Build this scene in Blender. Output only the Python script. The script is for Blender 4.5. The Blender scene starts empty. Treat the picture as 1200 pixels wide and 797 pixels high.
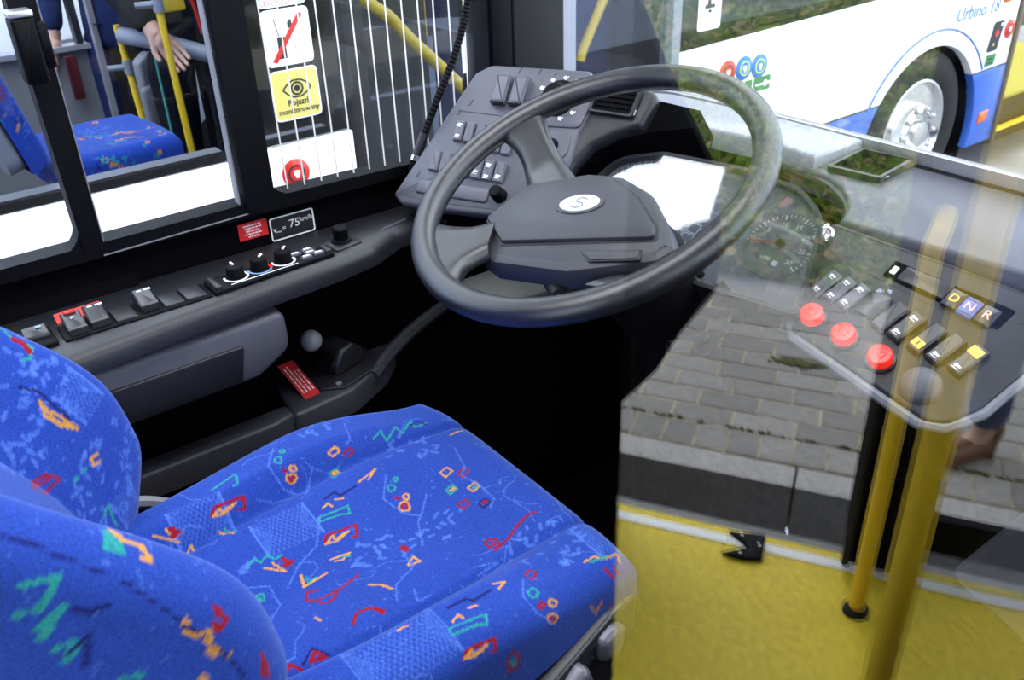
import bpy, bmesh, math, random
import numpy as np
from mathutils import Vector, Matrix
random.seed(7)
C = bpy.context.scene.collection
SC = bpy.context.scene
# ---------------------------------------------------------------- camera, sky, exposure
# world axes: +X = front of our bus, +Y = its left side, +Z up; 0 = low floor of the bus
cam = bpy.data.cameras.new('camera'); cam_o = bpy.data.objects.new('camera', cam); C.objects.link(cam_o)
cam.sensor_width = 36.0; cam.lens = 32.1; cam.clip_start = 0.02; cam.clip_end = 200
cr = Vector((0.7952, -0.60546, -0.03279)); cu = Vector((0.32565, 0.38082, 0.86540)); cf = Vector((0.51148, 0.69885, -0.5))
cam_o.matrix_world = Matrix(((cr.x, cu.x, -cf.x, 0), (cr.y, cu.y, -cf.y, 0), (cr.z, cu.z, -cf.z, 1.6), (0, 0, 0, 1)))
cam.dof.use_dof = True; cam.dof.focus_distance = 1.45; cam.dof.aperture_fstop = 9.0
SC.camera = cam_o
w = bpy.data.worlds.new('overcast_sky'); SC.world = w; w.use_nodes = True
nt = w.node_tree; nt.nodes.clear()
bg = nt.nodes.new('ShaderNodeBackground'); out = nt.nodes.new('ShaderNodeOutputWorld')
tc = nt.nodes.new('ShaderNodeTexCoord'); sp = nt.nodes.new('ShaderNodeSeparateXYZ'); rp = nt.nodes.new('ShaderNodeValToRGB')
nt.links.new(tc.outputs['Generated'], sp.inputs[0]); nt.links.new(sp.outputs['Z'], rp.inputs[0])
rp.color_ramp.elements[0].position = 0.0; rp.color_ramp.elements[0].color = (0.62, 0.72, 0.92, 1)
rp.color_ramp.elements[1].position = 0.75; rp.color_ramp.elements[1].color = (0.88, 0.94, 1.0, 1)
nt.links.new(rp.outputs[0], bg.inputs[0]); bg.inputs[1].default_value = 3.7
nt.links.new(bg.outputs[0], out.inputs[0])
SC.view_settings.view_transform = 'Standard'; SC.view_settings.look = 'None'
SC.view_settings.exposure = 0.55; SC.view_settings.gamma = 1.0
SC.cycles.max_bounces = 10; SC.cycles.transparent_max_bounces = 16; SC.cycles.glossy_bounces = 5; SC.cycles.diffuse_bounces = 3
SC.cycles.caustics_reflective = False; SC.cycles.caustics_refractive = False
SC.cycles.use_denoising = True
sun = bpy.data.lights.new('sun', 'SUN'); sun.energy = 1.2; sun.angle = math.radians(25); sun.color = (1.0, 0.97, 0.92)
sun_o = bpy.data.objects.new('sun', sun); C.objects.link(sun_o)
sun_o.rotation_euler = Vector((0.25, 0.45, -1.0)).to_track_quat('-Z', 'Y').to_euler()

# ---------------------------------------------------------------- materials
def mat(name, col, rough=0.5, metal=0.0, spec=0.5, bump=0.0, scale=600, var=0.0, vscale=8, coat=0.0, emit=None, estr=0.0):
    m = bpy.data.materials.new(name); m.use_nodes = True
    n = m.node_tree; b = n.nodes['Principled BSDF']
    b.inputs['Base Color'].default_value = (*col, 1); b.inputs['Roughness'].default_value = rough
    b.inputs['Metallic'].default_value = metal; b.inputs['Specular IOR Level'].default_value = spec
    b.inputs['Coat Weight'].default_value = coat
    if emit: b.inputs['Emission Color'].default_value = (*emit, 1); b.inputs['Emission Strength'].default_value = estr
    t = n.nodes.new('ShaderNodeTexCoord')
    if bump:
        z = n.nodes.new('ShaderNodeTexNoise'); z.inputs['Scale'].default_value = scale; z.inputs['Detail'].default_value = 2
        n.links.new(t.outputs['Object'], z.inputs['Vector'])
        u = n.nodes.new('ShaderNodeBump'); u.inputs['Strength'].default_value = bump; u.inputs['Distance'].default_value = 0.001
        n.links.new(z.outputs['Fac'], u.inputs['Height']); n.links.new(u.outputs[0], b.inputs['Normal'])
    if var:
        z = n.nodes.new('ShaderNodeTexNoise'); z.inputs['Scale'].default_value = vscale; z.inputs['Detail'].default_value = 6
        n.links.new(t.outputs['Object'], z.inputs['Vector'])
        r = n.nodes.new('ShaderNodeValToRGB'); r.color_ramp.elements[0].position = 0.3; r.color_ramp.elements[1].position = 0.7
        r.color_ramp.elements[0].color = (*[max(0, c * (1 - var)) for c in col], 1)
        r.color_ramp.elements[1].color = (*[min(1, c * (1 + var)) for c in col], 1)
        n.links.new(z.outputs['Fac'], r.inputs[0]); n.links.new(r.outputs[0], b.inputs['Base Color'])
    return m
def glass(name, tint, refl, rough=0.0):
    m = bpy.data.materials.new(name); m.use_nodes = True
    n = m.node_tree; n.nodes.clear()
    o = n.nodes.new('ShaderNodeOutputMaterial'); x = n.nodes.new('ShaderNodeMixShader')
    t = n.nodes.new('ShaderNodeBsdfTransparent'); g = n.nodes.new('ShaderNodeBsdfGlossy')
    t.inputs[0].default_value = (*tint, 1); g.inputs[0].default_value = (1, 1, 1, 1); g.inputs['Roughness'].default_value = rough
    x.inputs[0].default_value = refl
    n.links.new(t.outputs[0], x.inputs[1]); n.links.new(g.outputs[0], x.inputs[2]); n.links.new(x.outputs[0], o.inputs[0])
    return m
M = {}
M['black'] = mat('black_plastic', (0.0018, 0.0018, 0.003), 0.55, spec=0.12, bump=0.15)
M['void'] = mat('black_with_shade', (0.002, 0.002, 0.003), 0.9, spec=0.05)  # near-black for black parts, with the shade of recesses put into the colour
M['dark'] = mat('dark_grey_plastic', (0.013, 0.013, 0.018), 0.42, bump=0.25, scale=900)
M['panel'] = mat('grained_grey_plastic', (0.075, 0.075, 0.098), 0.42, bump=0.25, scale=900)
M['conface'] = mat('dark_console_plastic', (0.016, 0.016, 0.021), 0.5, bump=0.25, scale=900)
M['rim'] = mat('moulded_rim_plastic', (0.012, 0.012, 0.016), 0.33, spec=0.75, bump=0.2, scale=1200)
M['hub'] = mat('hub_plastic', (0.034, 0.035, 0.045), 0.45, bump=0.25, scale=1000)
M['key'] = mat('switch_plastic', (0.018, 0.018, 0.024), 0.35, spec=0.6)
M['keyhi'] = mat('pale_switch_plastic', (0.105, 0.105, 0.135), 0.3, spec=0.6)  # lighter grey switch plastic
M['armrest'] = mat('armrest_vinyl', (0.085, 0.085, 0.105), 0.5, bump=0.3, scale=500)
M['white'] = mat('white_print', (0.85, 0.87, 0.9), 0.5)
M['chrome'] = mat('chrome', (0.8, 0.8, 0.82), 0.18, metal=1.0)
M['alu'] = mat('brushed_aluminium', (0.5, 0.5, 0.53), 0.38, metal=0.7)
M['ball'] = mat('grey_ball_knob', (0.26, 0.265, 0.29), 0.4)
M['shelfbar'] = mat('grey_shelf_plastic', (0.04, 0.04, 0.05), 0.45, bump=0.3, scale=700)
M['kick'] = mat('kick_plate_paint', (0.30, 0.31, 0.30), 0.6, bump=0.6, scale=500, var=0.12, vscale=300)
M['greyrail'] = mat('grey_rail_plastic', (0.20, 0.205, 0.23), 0.4)
M['silver'] = mat('silver_dash_skin', (0.30, 0.31, 0.36), 0.38, spec=0.6)
M['red'] = mat('red_label', (0.60, 0.022, 0.022), 0.4)
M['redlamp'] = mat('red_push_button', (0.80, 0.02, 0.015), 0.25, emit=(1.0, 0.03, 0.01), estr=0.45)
M['redkey'] = mat('red_plastic', (0.45, 0.02, 0.015), 0.35)
M['lamp'] = mat('fill_lamp_lens', (0.9, 0.9, 0.9), 0.5, emit=(0.93, 0.96, 1.0), estr=6.0)  # glowing lens of the fill lamp added to brighten the cab
M['amber'] = mat('amber_backlight', (0.9, 0.4, 0.05), 0.4, emit=(1.0, 0.42, 0.05), estr=1.3)
M['pink'] = mat('pink_backlight', (0.9, 0.4, 0.3), 0.4, emit=(1.0, 0.42, 0.32), estr=0.6)
M['bluekey'] = mat('blue_key', (0.10, 0.16, 0.50), 0.4)
M['yellow'] = mat('yellow_paint', (0.78, 0.52, 0.02), 0.35, coat=0.3)
M['brightyellow'] = mat('bright_yellow_paint', (0.66, 0.44, 0.006), 0.35, coat=0.3)
M['buswhite'] = mat('white_bus_paint', (0.88, 0.89, 0.90), 0.3, coat=0.3)
M['busblue'] = mat('blue_bus_paint', (0.03, 0.11, 0.48), 0.3, coat=0.3)
M['rubber'] = mat('tyre_rubber', (0.014, 0.014, 0.015), 0.75, spec=0.25, bump=0.4, scale=200)
M['busgrey'] = mat('grey_interior_panel', (0.16, 0.16, 0.17), 0.5)
M['darkgrey'] = mat('charcoal_post', (0.016, 0.016, 0.017), 0.55, spec=0.2)
M['postgrey'] = mat('grey_door_post', (0.20, 0.22, 0.27), 0.45)
M['orange'] = mat('orange_lens', (0.62, 0.13, 0.01), 0.25, coat=0.5)
M['emblemred'] = mat('red_emblem', (0.52, 0.02, 0.012), 0.3)
M['emblemblue'] = mat('blue_emblem', (0.02, 0.14, 0.48), 0.3)
M['green'] = mat('green_emblem', (0.025, 0.17, 0.05), 0.3)
M['lime'] = mat('lime_ring', (0.45, 0.62, 0.08), 0.3)
M['paleyellow'] = mat('pale_yellow_sticker', (0.62, 0.54, 0.14), 0.4)
M['paleblue'] = mat('pale_blue_print', (0.22, 0.36, 0.62), 0.4)
M['ink'] = mat('black_ink', (0.01, 0.01, 0.012), 0.5)
M['teal'] = mat('teal_glass_edge', (0.05, 0.35, 0.30), 0.2)
M['skin'] = mat('skin', (0.55, 0.33, 0.25), 0.55)
M['coat'] = mat('black_cloth', (0.008, 0.008, 0.014), 0.9, spec=0.1)
M['navy'] = mat('navy_cloth', (0.012, 0.02, 0.07), 0.9, spec=0.1)
M['jeans'] = mat('blue_denim', (0.05, 0.07, 0.16), 0.9, bump=0.3, scale=400, var=0.3, vscale=40)
M['leather'] = mat('brown_leather', (0.16, 0.06, 0.03), 0.4)
M['hair'] = mat('dark_hair', (0.02, 0.015, 0.01), 0.6)
M['carwhite'] = mat('white_car_paint', (0.85, 0.86, 0.88), 0.25, coat=0.5)
M['carglass'] = mat('tinted_car_glass', (0.02, 0.05, 0.12), 0.05)
M['floor'] = mat('yellow_floor_vinyl', (0.72, 0.56, 0.022), 0.55, bump=0.2, scale=300, var=0.18, vscale=60)
M['paver'] = [mat('grey_paver_%d' % i, (c, c * 0.96, c * 0.91), 0.85, bump=0.6, scale=350, var=0.16, vscale=30) for i, c in enumerate((0.21, 0.24, 0.27, 0.19))]
M['joint'] = mat('mossy_joint_sand', (0.36, 0.33, 0.23), 0.95, bump=0.6, scale=200, var=0.4, vscale=25)
M['kerb'] = mat('kerb_concrete', (0.33, 0.32, 0.31), 0.9, bump=0.7, scale=300, var=0.2, vscale=60)
M['asphalt'] = mat('wet_asphalt', (0.10, 0.10, 0.11), 0.7, bump=0.6, scale=250, var=0.3, vscale=20)
M['concrete'] = mat('pale_concrete_road', (0.20, 0.20, 0.205), 0.8, bump=0.4, scale=120, var=0.15, vscale=5)
M['soil'] = mat('mossy_soil', (0.075, 0.075, 0.025), 0.95, bump=0.8, scale=60, var=0.5, vscale=12)
M['cabglass'] = glass('cab_door_glass', (0.985, 0.99, 0.988), 0.125)
M['sideglass'] = glass('side_window_glass', (0.96, 0.975, 0.985), 0.018)
M['busglass'] = glass('tinted_bus_glass', (0.80, 0.83, 0.88), 0.022)
M['clear'] = glass('clear_screen', (0.975, 0.985, 0.985), 0.012)
M['wire'] = mat('heating_wire', (0.75, 0.70, 0.66), 0.4)
M['edge'] = glass('polished_glass_edge', (0.97, 0.985, 0.98), 0.0)
M['lens'] = glass('instrument_lens', (0.97, 0.98, 1.0), 0.22, 0.04)

# grass blades take their colour from a per-blade attribute
def attr_mat(name, rough, fuzzy=False):
    m = bpy.data.materials.new(name); m.use_nodes = True; n = m.node_tree; b = n.nodes['Principled BSDF']
    a = n.nodes.new('ShaderNodeVertexColor'); a.layer_name = 'pattern'
    b.inputs['Roughness'].default_value = rough; b.inputs['Specular IOR Level'].default_value = 0.15
    if fuzzy:
        t = n.nodes.new('ShaderNodeTexCoord'); z = n.nodes.new('ShaderNodeTexNoise'); z.inputs['Scale'].default_value = 500; z.inputs['Detail'].default_value = 3
        n.links.new(t.outputs['Object'], z.inputs['Vector'])
        mr = n.nodes.new('ShaderNodeMapRange'); mr.inputs['From Min'].default_value = 0.3; mr.inputs['From Max'].default_value = 0.7
        mr.inputs['To Min'].default_value = 0.72; mr.inputs['To Max'].default_value = 1.25
        n.links.new(z.outputs['Fac'], mr.inputs['Value'])
        mx = n.nodes.new('ShaderNodeMix'); mx.data_type = 'RGBA'; mx.blend_type = 'MULTIPLY'; mx.inputs[0].default_value = 1
        n.links.new(a.outputs[0], mx.inputs[6]); n.links.new(mr.outputs[0], mx.inputs[7]); n.links.new(mx.outputs[2], b.inputs['Base Color'])
        u = n.nodes.new('ShaderNodeBump'); u.inputs['Strength'].default_value = 0.5; u.inputs['Distance'].default_value = 0.0015
        n.links.new(z.outputs['Fac'], u.inputs['Height']); n.links.new(u.outputs[0], b.inputs['Normal'])
        b.inputs['Sheen Weight'].default_value = 0.35; b.inputs['Sheen Tint'].default_value = (0.5, 0.65, 1, 1); b.inputs['Sheen Roughness'].default_value = 0.4
    else:
        n.links.new(a.outputs[0], b.inputs['Base Color'])
    return m
M['fabric'] = attr_mat('blue_moquette', 0.85, True)
M['blade'] = attr_mat('grass_blade', 0.7)

# ---------------------------------------------------------------- mesh helpers
class F:                                        # a frame: origin, x, y (made square to x), normal
    def __init__(s, o, x=(1, 0, 0), y=(0, 1, 0)):
        s.o = Vector(o); s.x = Vector(x).normalized(); s.n = s.x.cross(Vector(y)).normalized(); s.y = s.n.cross(s.x)
    def p(s, a, b, c=0.0): return s.o + s.x * a + s.y * b + s.n * c
    def at(s, a, b, c=0.0, rot=0.0):
        g = F(s.p(a, b, c)); g.x = s.x * math.cos(rot) + s.y * math.sin(rot); g.n = s.n; g.y = s.n.cross(g.x); return g
W = F((0, 0, 0))
def ccw(p): return p if sum(p[i - 1][0] * p[i][1] - p[i][0] * p[i - 1][1] for i in range(len(p))) > 0 else p[::-1]
def rnd(pts, r, seg=4):                         # round the corners of a polygon; r a number or one per corner
    pts = list(pts); o = []; n = len(pts)
    for i in range(n):
        a, b, c = Vector(pts[i - 1]), Vector(pts[i]), Vector(pts[(i + 1) % n]); ri = r[i] if hasattr(r, '__len__') else r
        if ri <= 0: o.append(tuple(b)); continue
        u, v = (a - b), (c - b); lu, lv = u.length, v.length; u /= lu; v /= lv
        ang = math.acos(max(-1, min(1, u.dot(v)))); d = min(ri / math.tan(max(ang / 2, 0.05)), lu * 0.48, lv * 0.48)
        p0, p1 = b + u * d, b + v * d
        for k in range(seg + 1):
            t = k / seg; o.append(tuple((1 - t) ** 2 * p0 + 2 * t * (1 - t) * b + t * t * p1))
    return o
def rect(a0, a1, b0, b1, r=0.0, seg=3):
    p = [(a0, b0), (a1, b0), (a1, b1), (a0, b1)]; return rnd(p, r, seg) if r else p
def circ(a, b, r, n=20, ry=None): return [(a + r * math.cos(2 * math.pi * i / n), b + (ry or r) * math.sin(2 * math.pi * i / n)) for i in range(n)]
def inset(p, d):
    o = []; n = len(p)
    for i in range(n):
        a, b, c = Vector(p[i - 1]), Vector(p[i]), Vector(p[(i + 1) % n])
        u = (b - a); v = (c - b)
        if u.length < 1e-9 or v.length < 1e-9: o.append(tuple(b)); continue
        u.normalize(); v.normalize(); nu = Vector((-u.y, u.x)); nv = Vector((-v.y, v.x)); m = nu + nv
        if m.length < 1e-6: m = nu.copy()
        m.normalize(); k = min(1.0 / max(m.dot(nu), 0.35), 2.5)
        o.append(tuple(b + m * d * k))
    return o
class B:                                        # collects shapes for ONE mesh object
    def __init__(s): s.v = []; s.f = []
    def ring(s, pts): i = len(s.v); pts = list(pts); s.v += [tuple(p) for p in pts]; return list(range(i, i + len(pts)))
    def join(s, a, b, flip=False):
        n = len(a)
        for i in range(n):
            q = (a[i], a[(i + 1) % n], b[(i + 1) % n], b[i]); s.f.append(q[::-1] if flip else q)
    def plate(s, fr, pts, c0, c1, bev=0.0):     # a polygon raised from c0 to c1, top edge bevelled
        p = ccw(pts); r0 = s.ring(fr.p(a, b, c0) for a, b in p); s.f.append(tuple(r0[::-1]))
        if bev > 0:
            r1 = s.ring(fr.p(a, b, c1 - bev) for a, b in p); s.join(r0, r1)
            q = inset(p, bev * 0.35); r2 = s.ring(fr.p(a, b, c1 - bev * 0.35) for a, b in q); s.join(r1, r2)
            q = inset(p, bev); r3 = s.ring(fr.p(a, b, c1) for a, b in q); s.join(r2, r3); s.f.append(tuple(r3))
        else:
            r1 = s.ring(fr.p(a, b, c1) for a, b in p); s.join(r0, r1); s.f.append(tuple(r1))
        return s
    def frame(s, fr, po, pi, c0, c1):           # a flat ring between two outlines with equally many points
        a = s.ring(fr.p(x, y, c0) for x, y in po); b = s.ring(fr.p(x, y, c1) for x, y in po)
        c = s.ring(fr.p(x, y, c1) for x, y in pi); d = s.ring(fr.p(x, y, c0) for x, y in pi)
        s.join(a, b); s.join(b, c); s.join(c, d); s.join(d, a); return s
    def box(s, x0, x1, y0, y1, z0, z1, fr=W): return s.plate(fr, [(x0, y0), (x1, y0), (x1, y1), (x0, y1)], z0, z1)
    def tube(s, path, r, n=10, closed=False, caps=True):
        P = [Vector(p) for p in path]; R = r if hasattr(r, '__len__') else [r] * len(P); m = len(P); rings = []; up = None
        for i in range(m):
            t = (P[(i + 1) % m] - P[i - 1]) if closed else (P[min(i + 1, m - 1)] - P[max(i - 1, 0)])
            t.normalize()
            if up is None: up = t.orthogonal().normalized()
            up = (up - t * up.dot(t)).normalized(); w2 = t.cross(up)
            rings.append(s.ring(P[i] + (up * math.cos(2 * math.pi * k / n) + w2 * math.sin(2 * math.pi * k / n)) * R[i] for k in range(n)))
        for i in range(m - 1): s.join(rings[i], rings[i + 1])
        if closed: s.join(rings[-1], rings[0])
        elif caps: s.f.append(tuple(rings[0][::-1])); s.f.append(tuple(rings[-1]))
        return s
    def lathe(s, fr, prof, n=24):               # (radius, height) pairs about the frame's normal
        rings = []
        for r, h in prof:
            rings.append(s.ring(fr.p(max(r, 1e-5) * math.cos(2 * math.pi * k / n), max(r, 1e-5) * math.sin(2 * math.pi * k / n), h) for k in range(n)))
        for a, b in zip(rings, rings[1:]): s.join(a, b)
        s.f.append(tuple(rings[0][::-1])); s.f.append(tuple(rings[-1])); return s
    def ball(s, c, r, n=16, sc=(1, 1, 1)):
        fr = F(c); prof = [(r * math.sin(math.pi * k / n), -r * math.cos(math.pi * k / n)) for k in range(n + 1)]
        i0 = len(s.v); s.lathe(fr, prof, n + 4); c = Vector(c)
        for i in range(i0, len(s.v)): d = Vector(s.v[i]) - c; s.v[i] = (c.x + d.x * sc[0], c.y + d.y * sc[1], c.z + d.z * sc[2])
        return s
LOC = {}
def obj(name, b, m, parent=None, smooth=None):
    me = bpy.data.meshes.new(name)
    off = LOC[parent.name] if parent is not None else Vector((0, 0, 0))
    if isinstance(b, B):
        base = off
        if parent is None and b.v:
            a = np.array(b.v); lo, hi = a.min(0), a.max(0); base = Vector(((lo[0] + hi[0]) / 2, (lo[1] + hi[1]) / 2, lo[2]))
        me.from_pydata([(x - base.x, y - base.y, z - base.z) for x, y, z in b.v], [], b.f)
    else: base = off; me = b
    me.materials.append(m if not isinstance(m, str) else M[m])
    o = bpy.data.objects.new(name, me); C.objects.link(o)
    if parent is not None: o.parent = parent
    else: o.location = base
    LOC[o.name] = base.copy()
    ang = 40 if smooth is None else smooth
    if ang: 
        for p in me.polygons: p.use_smooth = True
        try: me.set_sharp_from_angle(angle=math.radians(ang))
        except Exception: pass
    return o
def thing(name, label, cat, loc, group=None):
    o = bpy.data.objects.new(name, None); C.objects.link(o); o.location = loc; o.empty_display_size = 0.05
    LOC[o.name] = Vector(loc); return tag(o, label, cat, group)
def tag(o, label, cat, group=None):
    o['label'] = label; o['category'] = cat
    if group: o['group'] = group
    return o
def struct(o, label=None):
    o['kind'] = 'structure'
    if label: o['label'] = label
    return o
def stuff(o, label=None):
    o['kind'] = 'stuff'
    if label: o['label'] = label
    return o
def sroot(name, loc):
    o = bpy.data.objects.new(name, None); C.objects.link(o); o.location = loc; LOC[o.name] = Vector(loc); o['kind'] = 'structure'; return o
def text(name, fr, s, size, m, parent, a=0.0, b=0.0, c=0.0004, align='CENTER', rot=0.0, shear=0.0, depth=0.0003, bold=0.0):
    cu_ = bpy.data.curves.new(name, 'FONT'); cu_.body = s; cu_.size = size; cu_.align_x = align; cu_.align_y = 'CENTER'
    cu_.extrude = depth; cu_.offset = bold; cu_.shear = shear; cu_.resolution_u = 2
    o = bpy.data.objects.new(name, cu_); C.objects.link(o)
    g = fr.at(a, b, c, rot)
    dg = bpy.context.evaluated_depsgraph_get(); dg.update()
    me = bpy.data.meshes.new_from_object(o.evaluated_get(dg)); bpy.data.objects.remove(o); bpy.data.curves.remove(cu_)
    off = LOC[parent.name]
    me.transform(Matrix(((g.x.x, g.y.x, g.n.x, g.o.x - off.x), (g.x.y, g.y.y, g.n.y, g.o.y - off.y), (g.x.z, g.y.z, g.n.z, g.o.z - off.z), (0, 0, 0, 1))))
    me.materials.clear()
    return obj(name, me, m, parent, 0)
def spline(pts, n=8, closed=False):             # Catmull-Rom through points
    P = [Vector(p) for p in pts]; m = len(P); o = []
    for i in range(m if closed else m - 1):
        a, b, c, d = (P[(i + k) % m] if closed else P[max(0, min(m - 1, i + k))] for k in (-1, 0, 1, 2))
        for k in range(n):
            t = k / n; o.append(0.5 * ((2 * b) + (c - a) * t + (2 * a - 5 * b + 4 * c - d) * t * t + (3 * b - a - 3 * c + d) * t ** 3))
    if not closed: o.append(P[-1])
    return o
def line2(b, fr, pts, wd, c=0.0004, closed=False):   # a thin printed line on a face
    pts = list(pts) + ([pts[0]] if closed else [])
    for p, q in zip(pts, pts[1:]):
        d = Vector((q[0] - p[0], q[1] - p[1])); l = d.length
        if l < 1e-7: continue
        d /= l; e = Vector((-d.y, d.x)) * wd / 2
        b.plate(fr, [(p[0] - e.x, p[1] - e.y), (q[0] - e.x, q[1] - e.y), (q[0] + e.x, q[1] + e.y), (p[0] + e.x, p[1] + e.y)], 0, c)
    return b
# ================================================================ SETTING: our bus
b = B().box(-1.4, 1.30, 1.43, 1.47, 0.0, 1.030); wl = struct(obj('wall_left', b, 'void'))
b = B().box(-1.4, 1.30, 1.43, 1.47, 1.92, 2.35); struct(obj('trim_2', b, 'black'))
struct(obj('wall_rear', B().box(-0.62, -0.58, 0.50, 1.43, 0.0, 2.35), 'black'))
struct(obj('wall_front', B().box(1.40, 1.44, -1.15, 1.43, -0.2, 1.07), 'void'))
struct(obj('wall_right', B().box(-2.2, -0.20, -1.16, -1.12, 0.0, 2.35), 'black'))
cf_ = sroot('floor_cab', (0.6, 0.9, 0.0))
obj('floor_covering', B().plate(W, [(-0.58, 0.80), (-0.3, 0.66), (0.0, 0.485), (0.93, -0.04), (1.40, -0.04), (1.40, 1.43), (-0.58, 1.43)], 0.0, 0.28), 'void', cf_)
fl = sroot('floor', (0.4, -0.5, -0.05))
obj('floor_covering', B().box(-2.2, 1.38, -1.1375, 0.0, -0.05, 0.0), 'floor', fl)
o = obj('edge_strip', B().box(-0.20, 1.38, -1.108, -1.079, 0.0, 0.003), 'white', fl); o['label'] = 'white strip along the yellow floor edge'
o = obj('step_ledge', B().box(-0.20, 1.38, -1.19, -1.1375, -0.16, -0.022), 'busgrey', fl); o['label'] = 'grey metal ledge under the yellow floor'
struct(obj('roof', B().box(-2.2, 1.30, -1.16, 1.47, 2.30, 2.34), 'busgrey'))
struct(obj('trim_1', B().box(-2.2, 1.40, -1.18, -1.10, -0.38, -0.165), 'black'))
cl = thing('added_fill_lamp', 'long white fill lamp added over the driver seat to brighten the cab', 'lamp', (0.2, 0.75, 2.24))  # added fill lamp, lifts the dim cab interior
obj('lens', B().plate(F((0.2, 0.75, 2.262), (1, 0, 0), (0, -1, 0)), rect(-0.85, 0.85, -0.28, 0.28, .05), 0.0, 0.02, .008), 'lamp', cl)
obj('frame', B().frame(F((0.2, 0.75, 2.30), (1, 0, 0), (0, -1, 0)), rect(-0.88, 0.88, -0.31, 0.31, .05), rect(-0.84, 0.84, -0.27, 0.27, .05), 0.0, 0.045), 'alu', cl)
# left window: black frame, sliding bar, post, three panes
wn = sroot('window_1', (0.25, 1.43, 1.03))
FW = F((0, 1.425, 0), (1, 0, 0), (0, 0, 1))      # x forward, y up, normal towards the driver (-Y)
obj('window_frame', B().box(-1.0, 1.0, -0.02, 0.02, 0, 0) if False else B().plate(FW, [(-1.0, 1.030), (0.99, 1.026), (0.99, 1.042), (0.55, 1.052), (-1.0, 1.046)], -0.03, 0.012), 'black', wn)
obj('frame_edge', B().plate(FW, [(0.262, 1.030), (0.50, 1.034), (0.50, 1.0355), (0.262, 1.0315)], 0.012, 0.015), 'greyrail', wn)
def fillet(a, b_, r, sx, sy):
    p = [(a, b_)] + [(a + sx * r * (1 - math.sin(t)), b_ + sy * r * (1 - math.cos(t))) for t in [math.pi / 2 * k / 6 for k in range(7)]]
    return p
b = B(); b.plate(FW, fillet(0.236, 1.046, 0.035, -1, 1), -0.02, 0.010); b.plate(FW, fillet(0.50, 1.046, 0.02, -1, 1), -0.02, 0.010)
b.plate(FW, fillet(0.545, 1.051, 0.035, 1, 1), -0.02, 0.010); obj('frame_corner', b, 'black', wn)
obj('sliding_bar', B().plate(FW, [(0.236, 1.040), (0.266, 1.040), (0.266, 1.95), (0.230, 1.95), (0.230, 1.40)], -0.02, 0.014), 'black', wn)
obj('bar_trim', B().plate(FW, [(0.266, 1.040), (0.2685, 1.040), (0.2685, 1.95), (0.266, 1.95)], -0.01, 0.010), 'greyrail', wn)
obj('window_post', B().plate(FW, [(0.497, 1.035), (0.548, 1.030), (0.556, 1.95), (0.497, 1.95)], -0.03, 0.016), 'black', wn)
obj('post_trim', B().plate(FW, [(0.488, 1.048), (0.4905, 1.046), (0.4935, 1.95), (0.491, 1.95)], -0.01, 0.008), 'greyrail', wn)
for i, (a0, a1) in enumerate(((-1.0, 0.24), (0.262, 0.50), (0.54, 1.00))):
    obj('pane', B().box(a0, a1, 1.436 + 0.004 * (i == 1), 1.4395 + 0.004 * (i == 1), 1.03, 1.95), 'sideglass', wn)
for k in range(13):
    x0 = 0.583 + k * 0.0322
    o = obj('heating_wire', B().box(x0 - 0.0011, x0 + 0.0011, 1.4335, 1.4352, 1.045, 1.94), 'wire', wn); o['label'] = 'thin pale heating wire in the front side pane'
ct = thing('window_catch', 'black window catch on the sliding bar of the left side window', 'catch', (0.246, 1.41, 1.30))
obj('housing', B().plate(FW, rect(0.222, 0.252, 1.303, 1.388, 0.004), 0.016, 0.046, 0.004), 'black', ct)
obj('slide', B().plate(FW, rect(0.253, 0.268, 1.318, 1.378, 0.003), 0.012, 0.030, 0.003), 'black', ct)
obj('cap', B().plate(FW, rect(0.222, 0.253, 1.3885, 1.3975, 0.003), 0.016, 0.044, 0.002), 'alu', ct)
# left front pillar, windscreen and its ledge
pl = sroot('pillar', (1.09, 1.40, 1.0))
obj('pillar_cover', B().plate(FW, [(1.005, 1.05), (1.06, 1.05), (1.06, 2.3), (1.005, 2.3)], -0.05, 0.02, 0.008), 'black', pl)
obj('pillar_cover', B().plate(FW, [(1.064, 1.05), (1.190, 1.05), (1.190, 2.3), (1.064, 2.3)], -0.05, 0.012, 0.006), 'darkgrey', pl)
WS = spline([(1.215, 1.43, 0), (1.300, 1.330, 0), (1.335, 1.15, 0), (1.345, 0.85, 0), (1.345, 0.3, 0), (1.34, -1.15, 0)], 6)
def wall_along(path, t, z0, z1, lean=0.0):
    bb = B(); n = len(path); P = [Vector(p) for p in path]; pin = []; pout = []
    for i in range(n):
        d = (P[min(i + 1, n - 1)] - P[max(i - 1, 0)]).normalized(); e = Vector((d.y, -d.x, 0)) * t
        pin.append(P[i]); pout.append(P[i] - e)
    pr = bb.ring(p + Vector((0, 0, z0)) for p in pin); pr2 = bb.ring(p + Vector((lean, 0, z1)) for p in pin)
    qr = bb.ring(p + Vector((0, 0, z0)) for p in pout); qr2 = bb.ring(p + Vector((lean, 0, z1)) for p in pout)
    for i in range(n - 1):
        bb.f += [(pr[i], pr[i + 1], pr2[i + 1], pr2[i]), (qr[i + 1], qr[i], qr2[i], qr2[i + 1]), (pr2[i], pr2[i + 1], qr2[i + 1], qr2[i]), (pr[i + 1], pr[i], qr[i], qr[i + 1])]
    bb.f += [(pr[0], pr2[0], qr2[0], qr[0]), (pr[-1], qr[-1], qr2[-1], pr2[-1])]
    return bb
wn2 = sroot('window_2', (1.34, 0.2, 1.06))
obj('pane', wall_along([p + Vector((0.006, 0, 0)) for p in WS], -0.005, 1.09, 2.3, -0.02), 'clear', wn2)
o = obj('ledge', wall_along(WS, 0.022, 1.05, 1.113), 'greyrail', wn2); o['label'] = 'light grey ledge along the foot of the windscreen'
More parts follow.
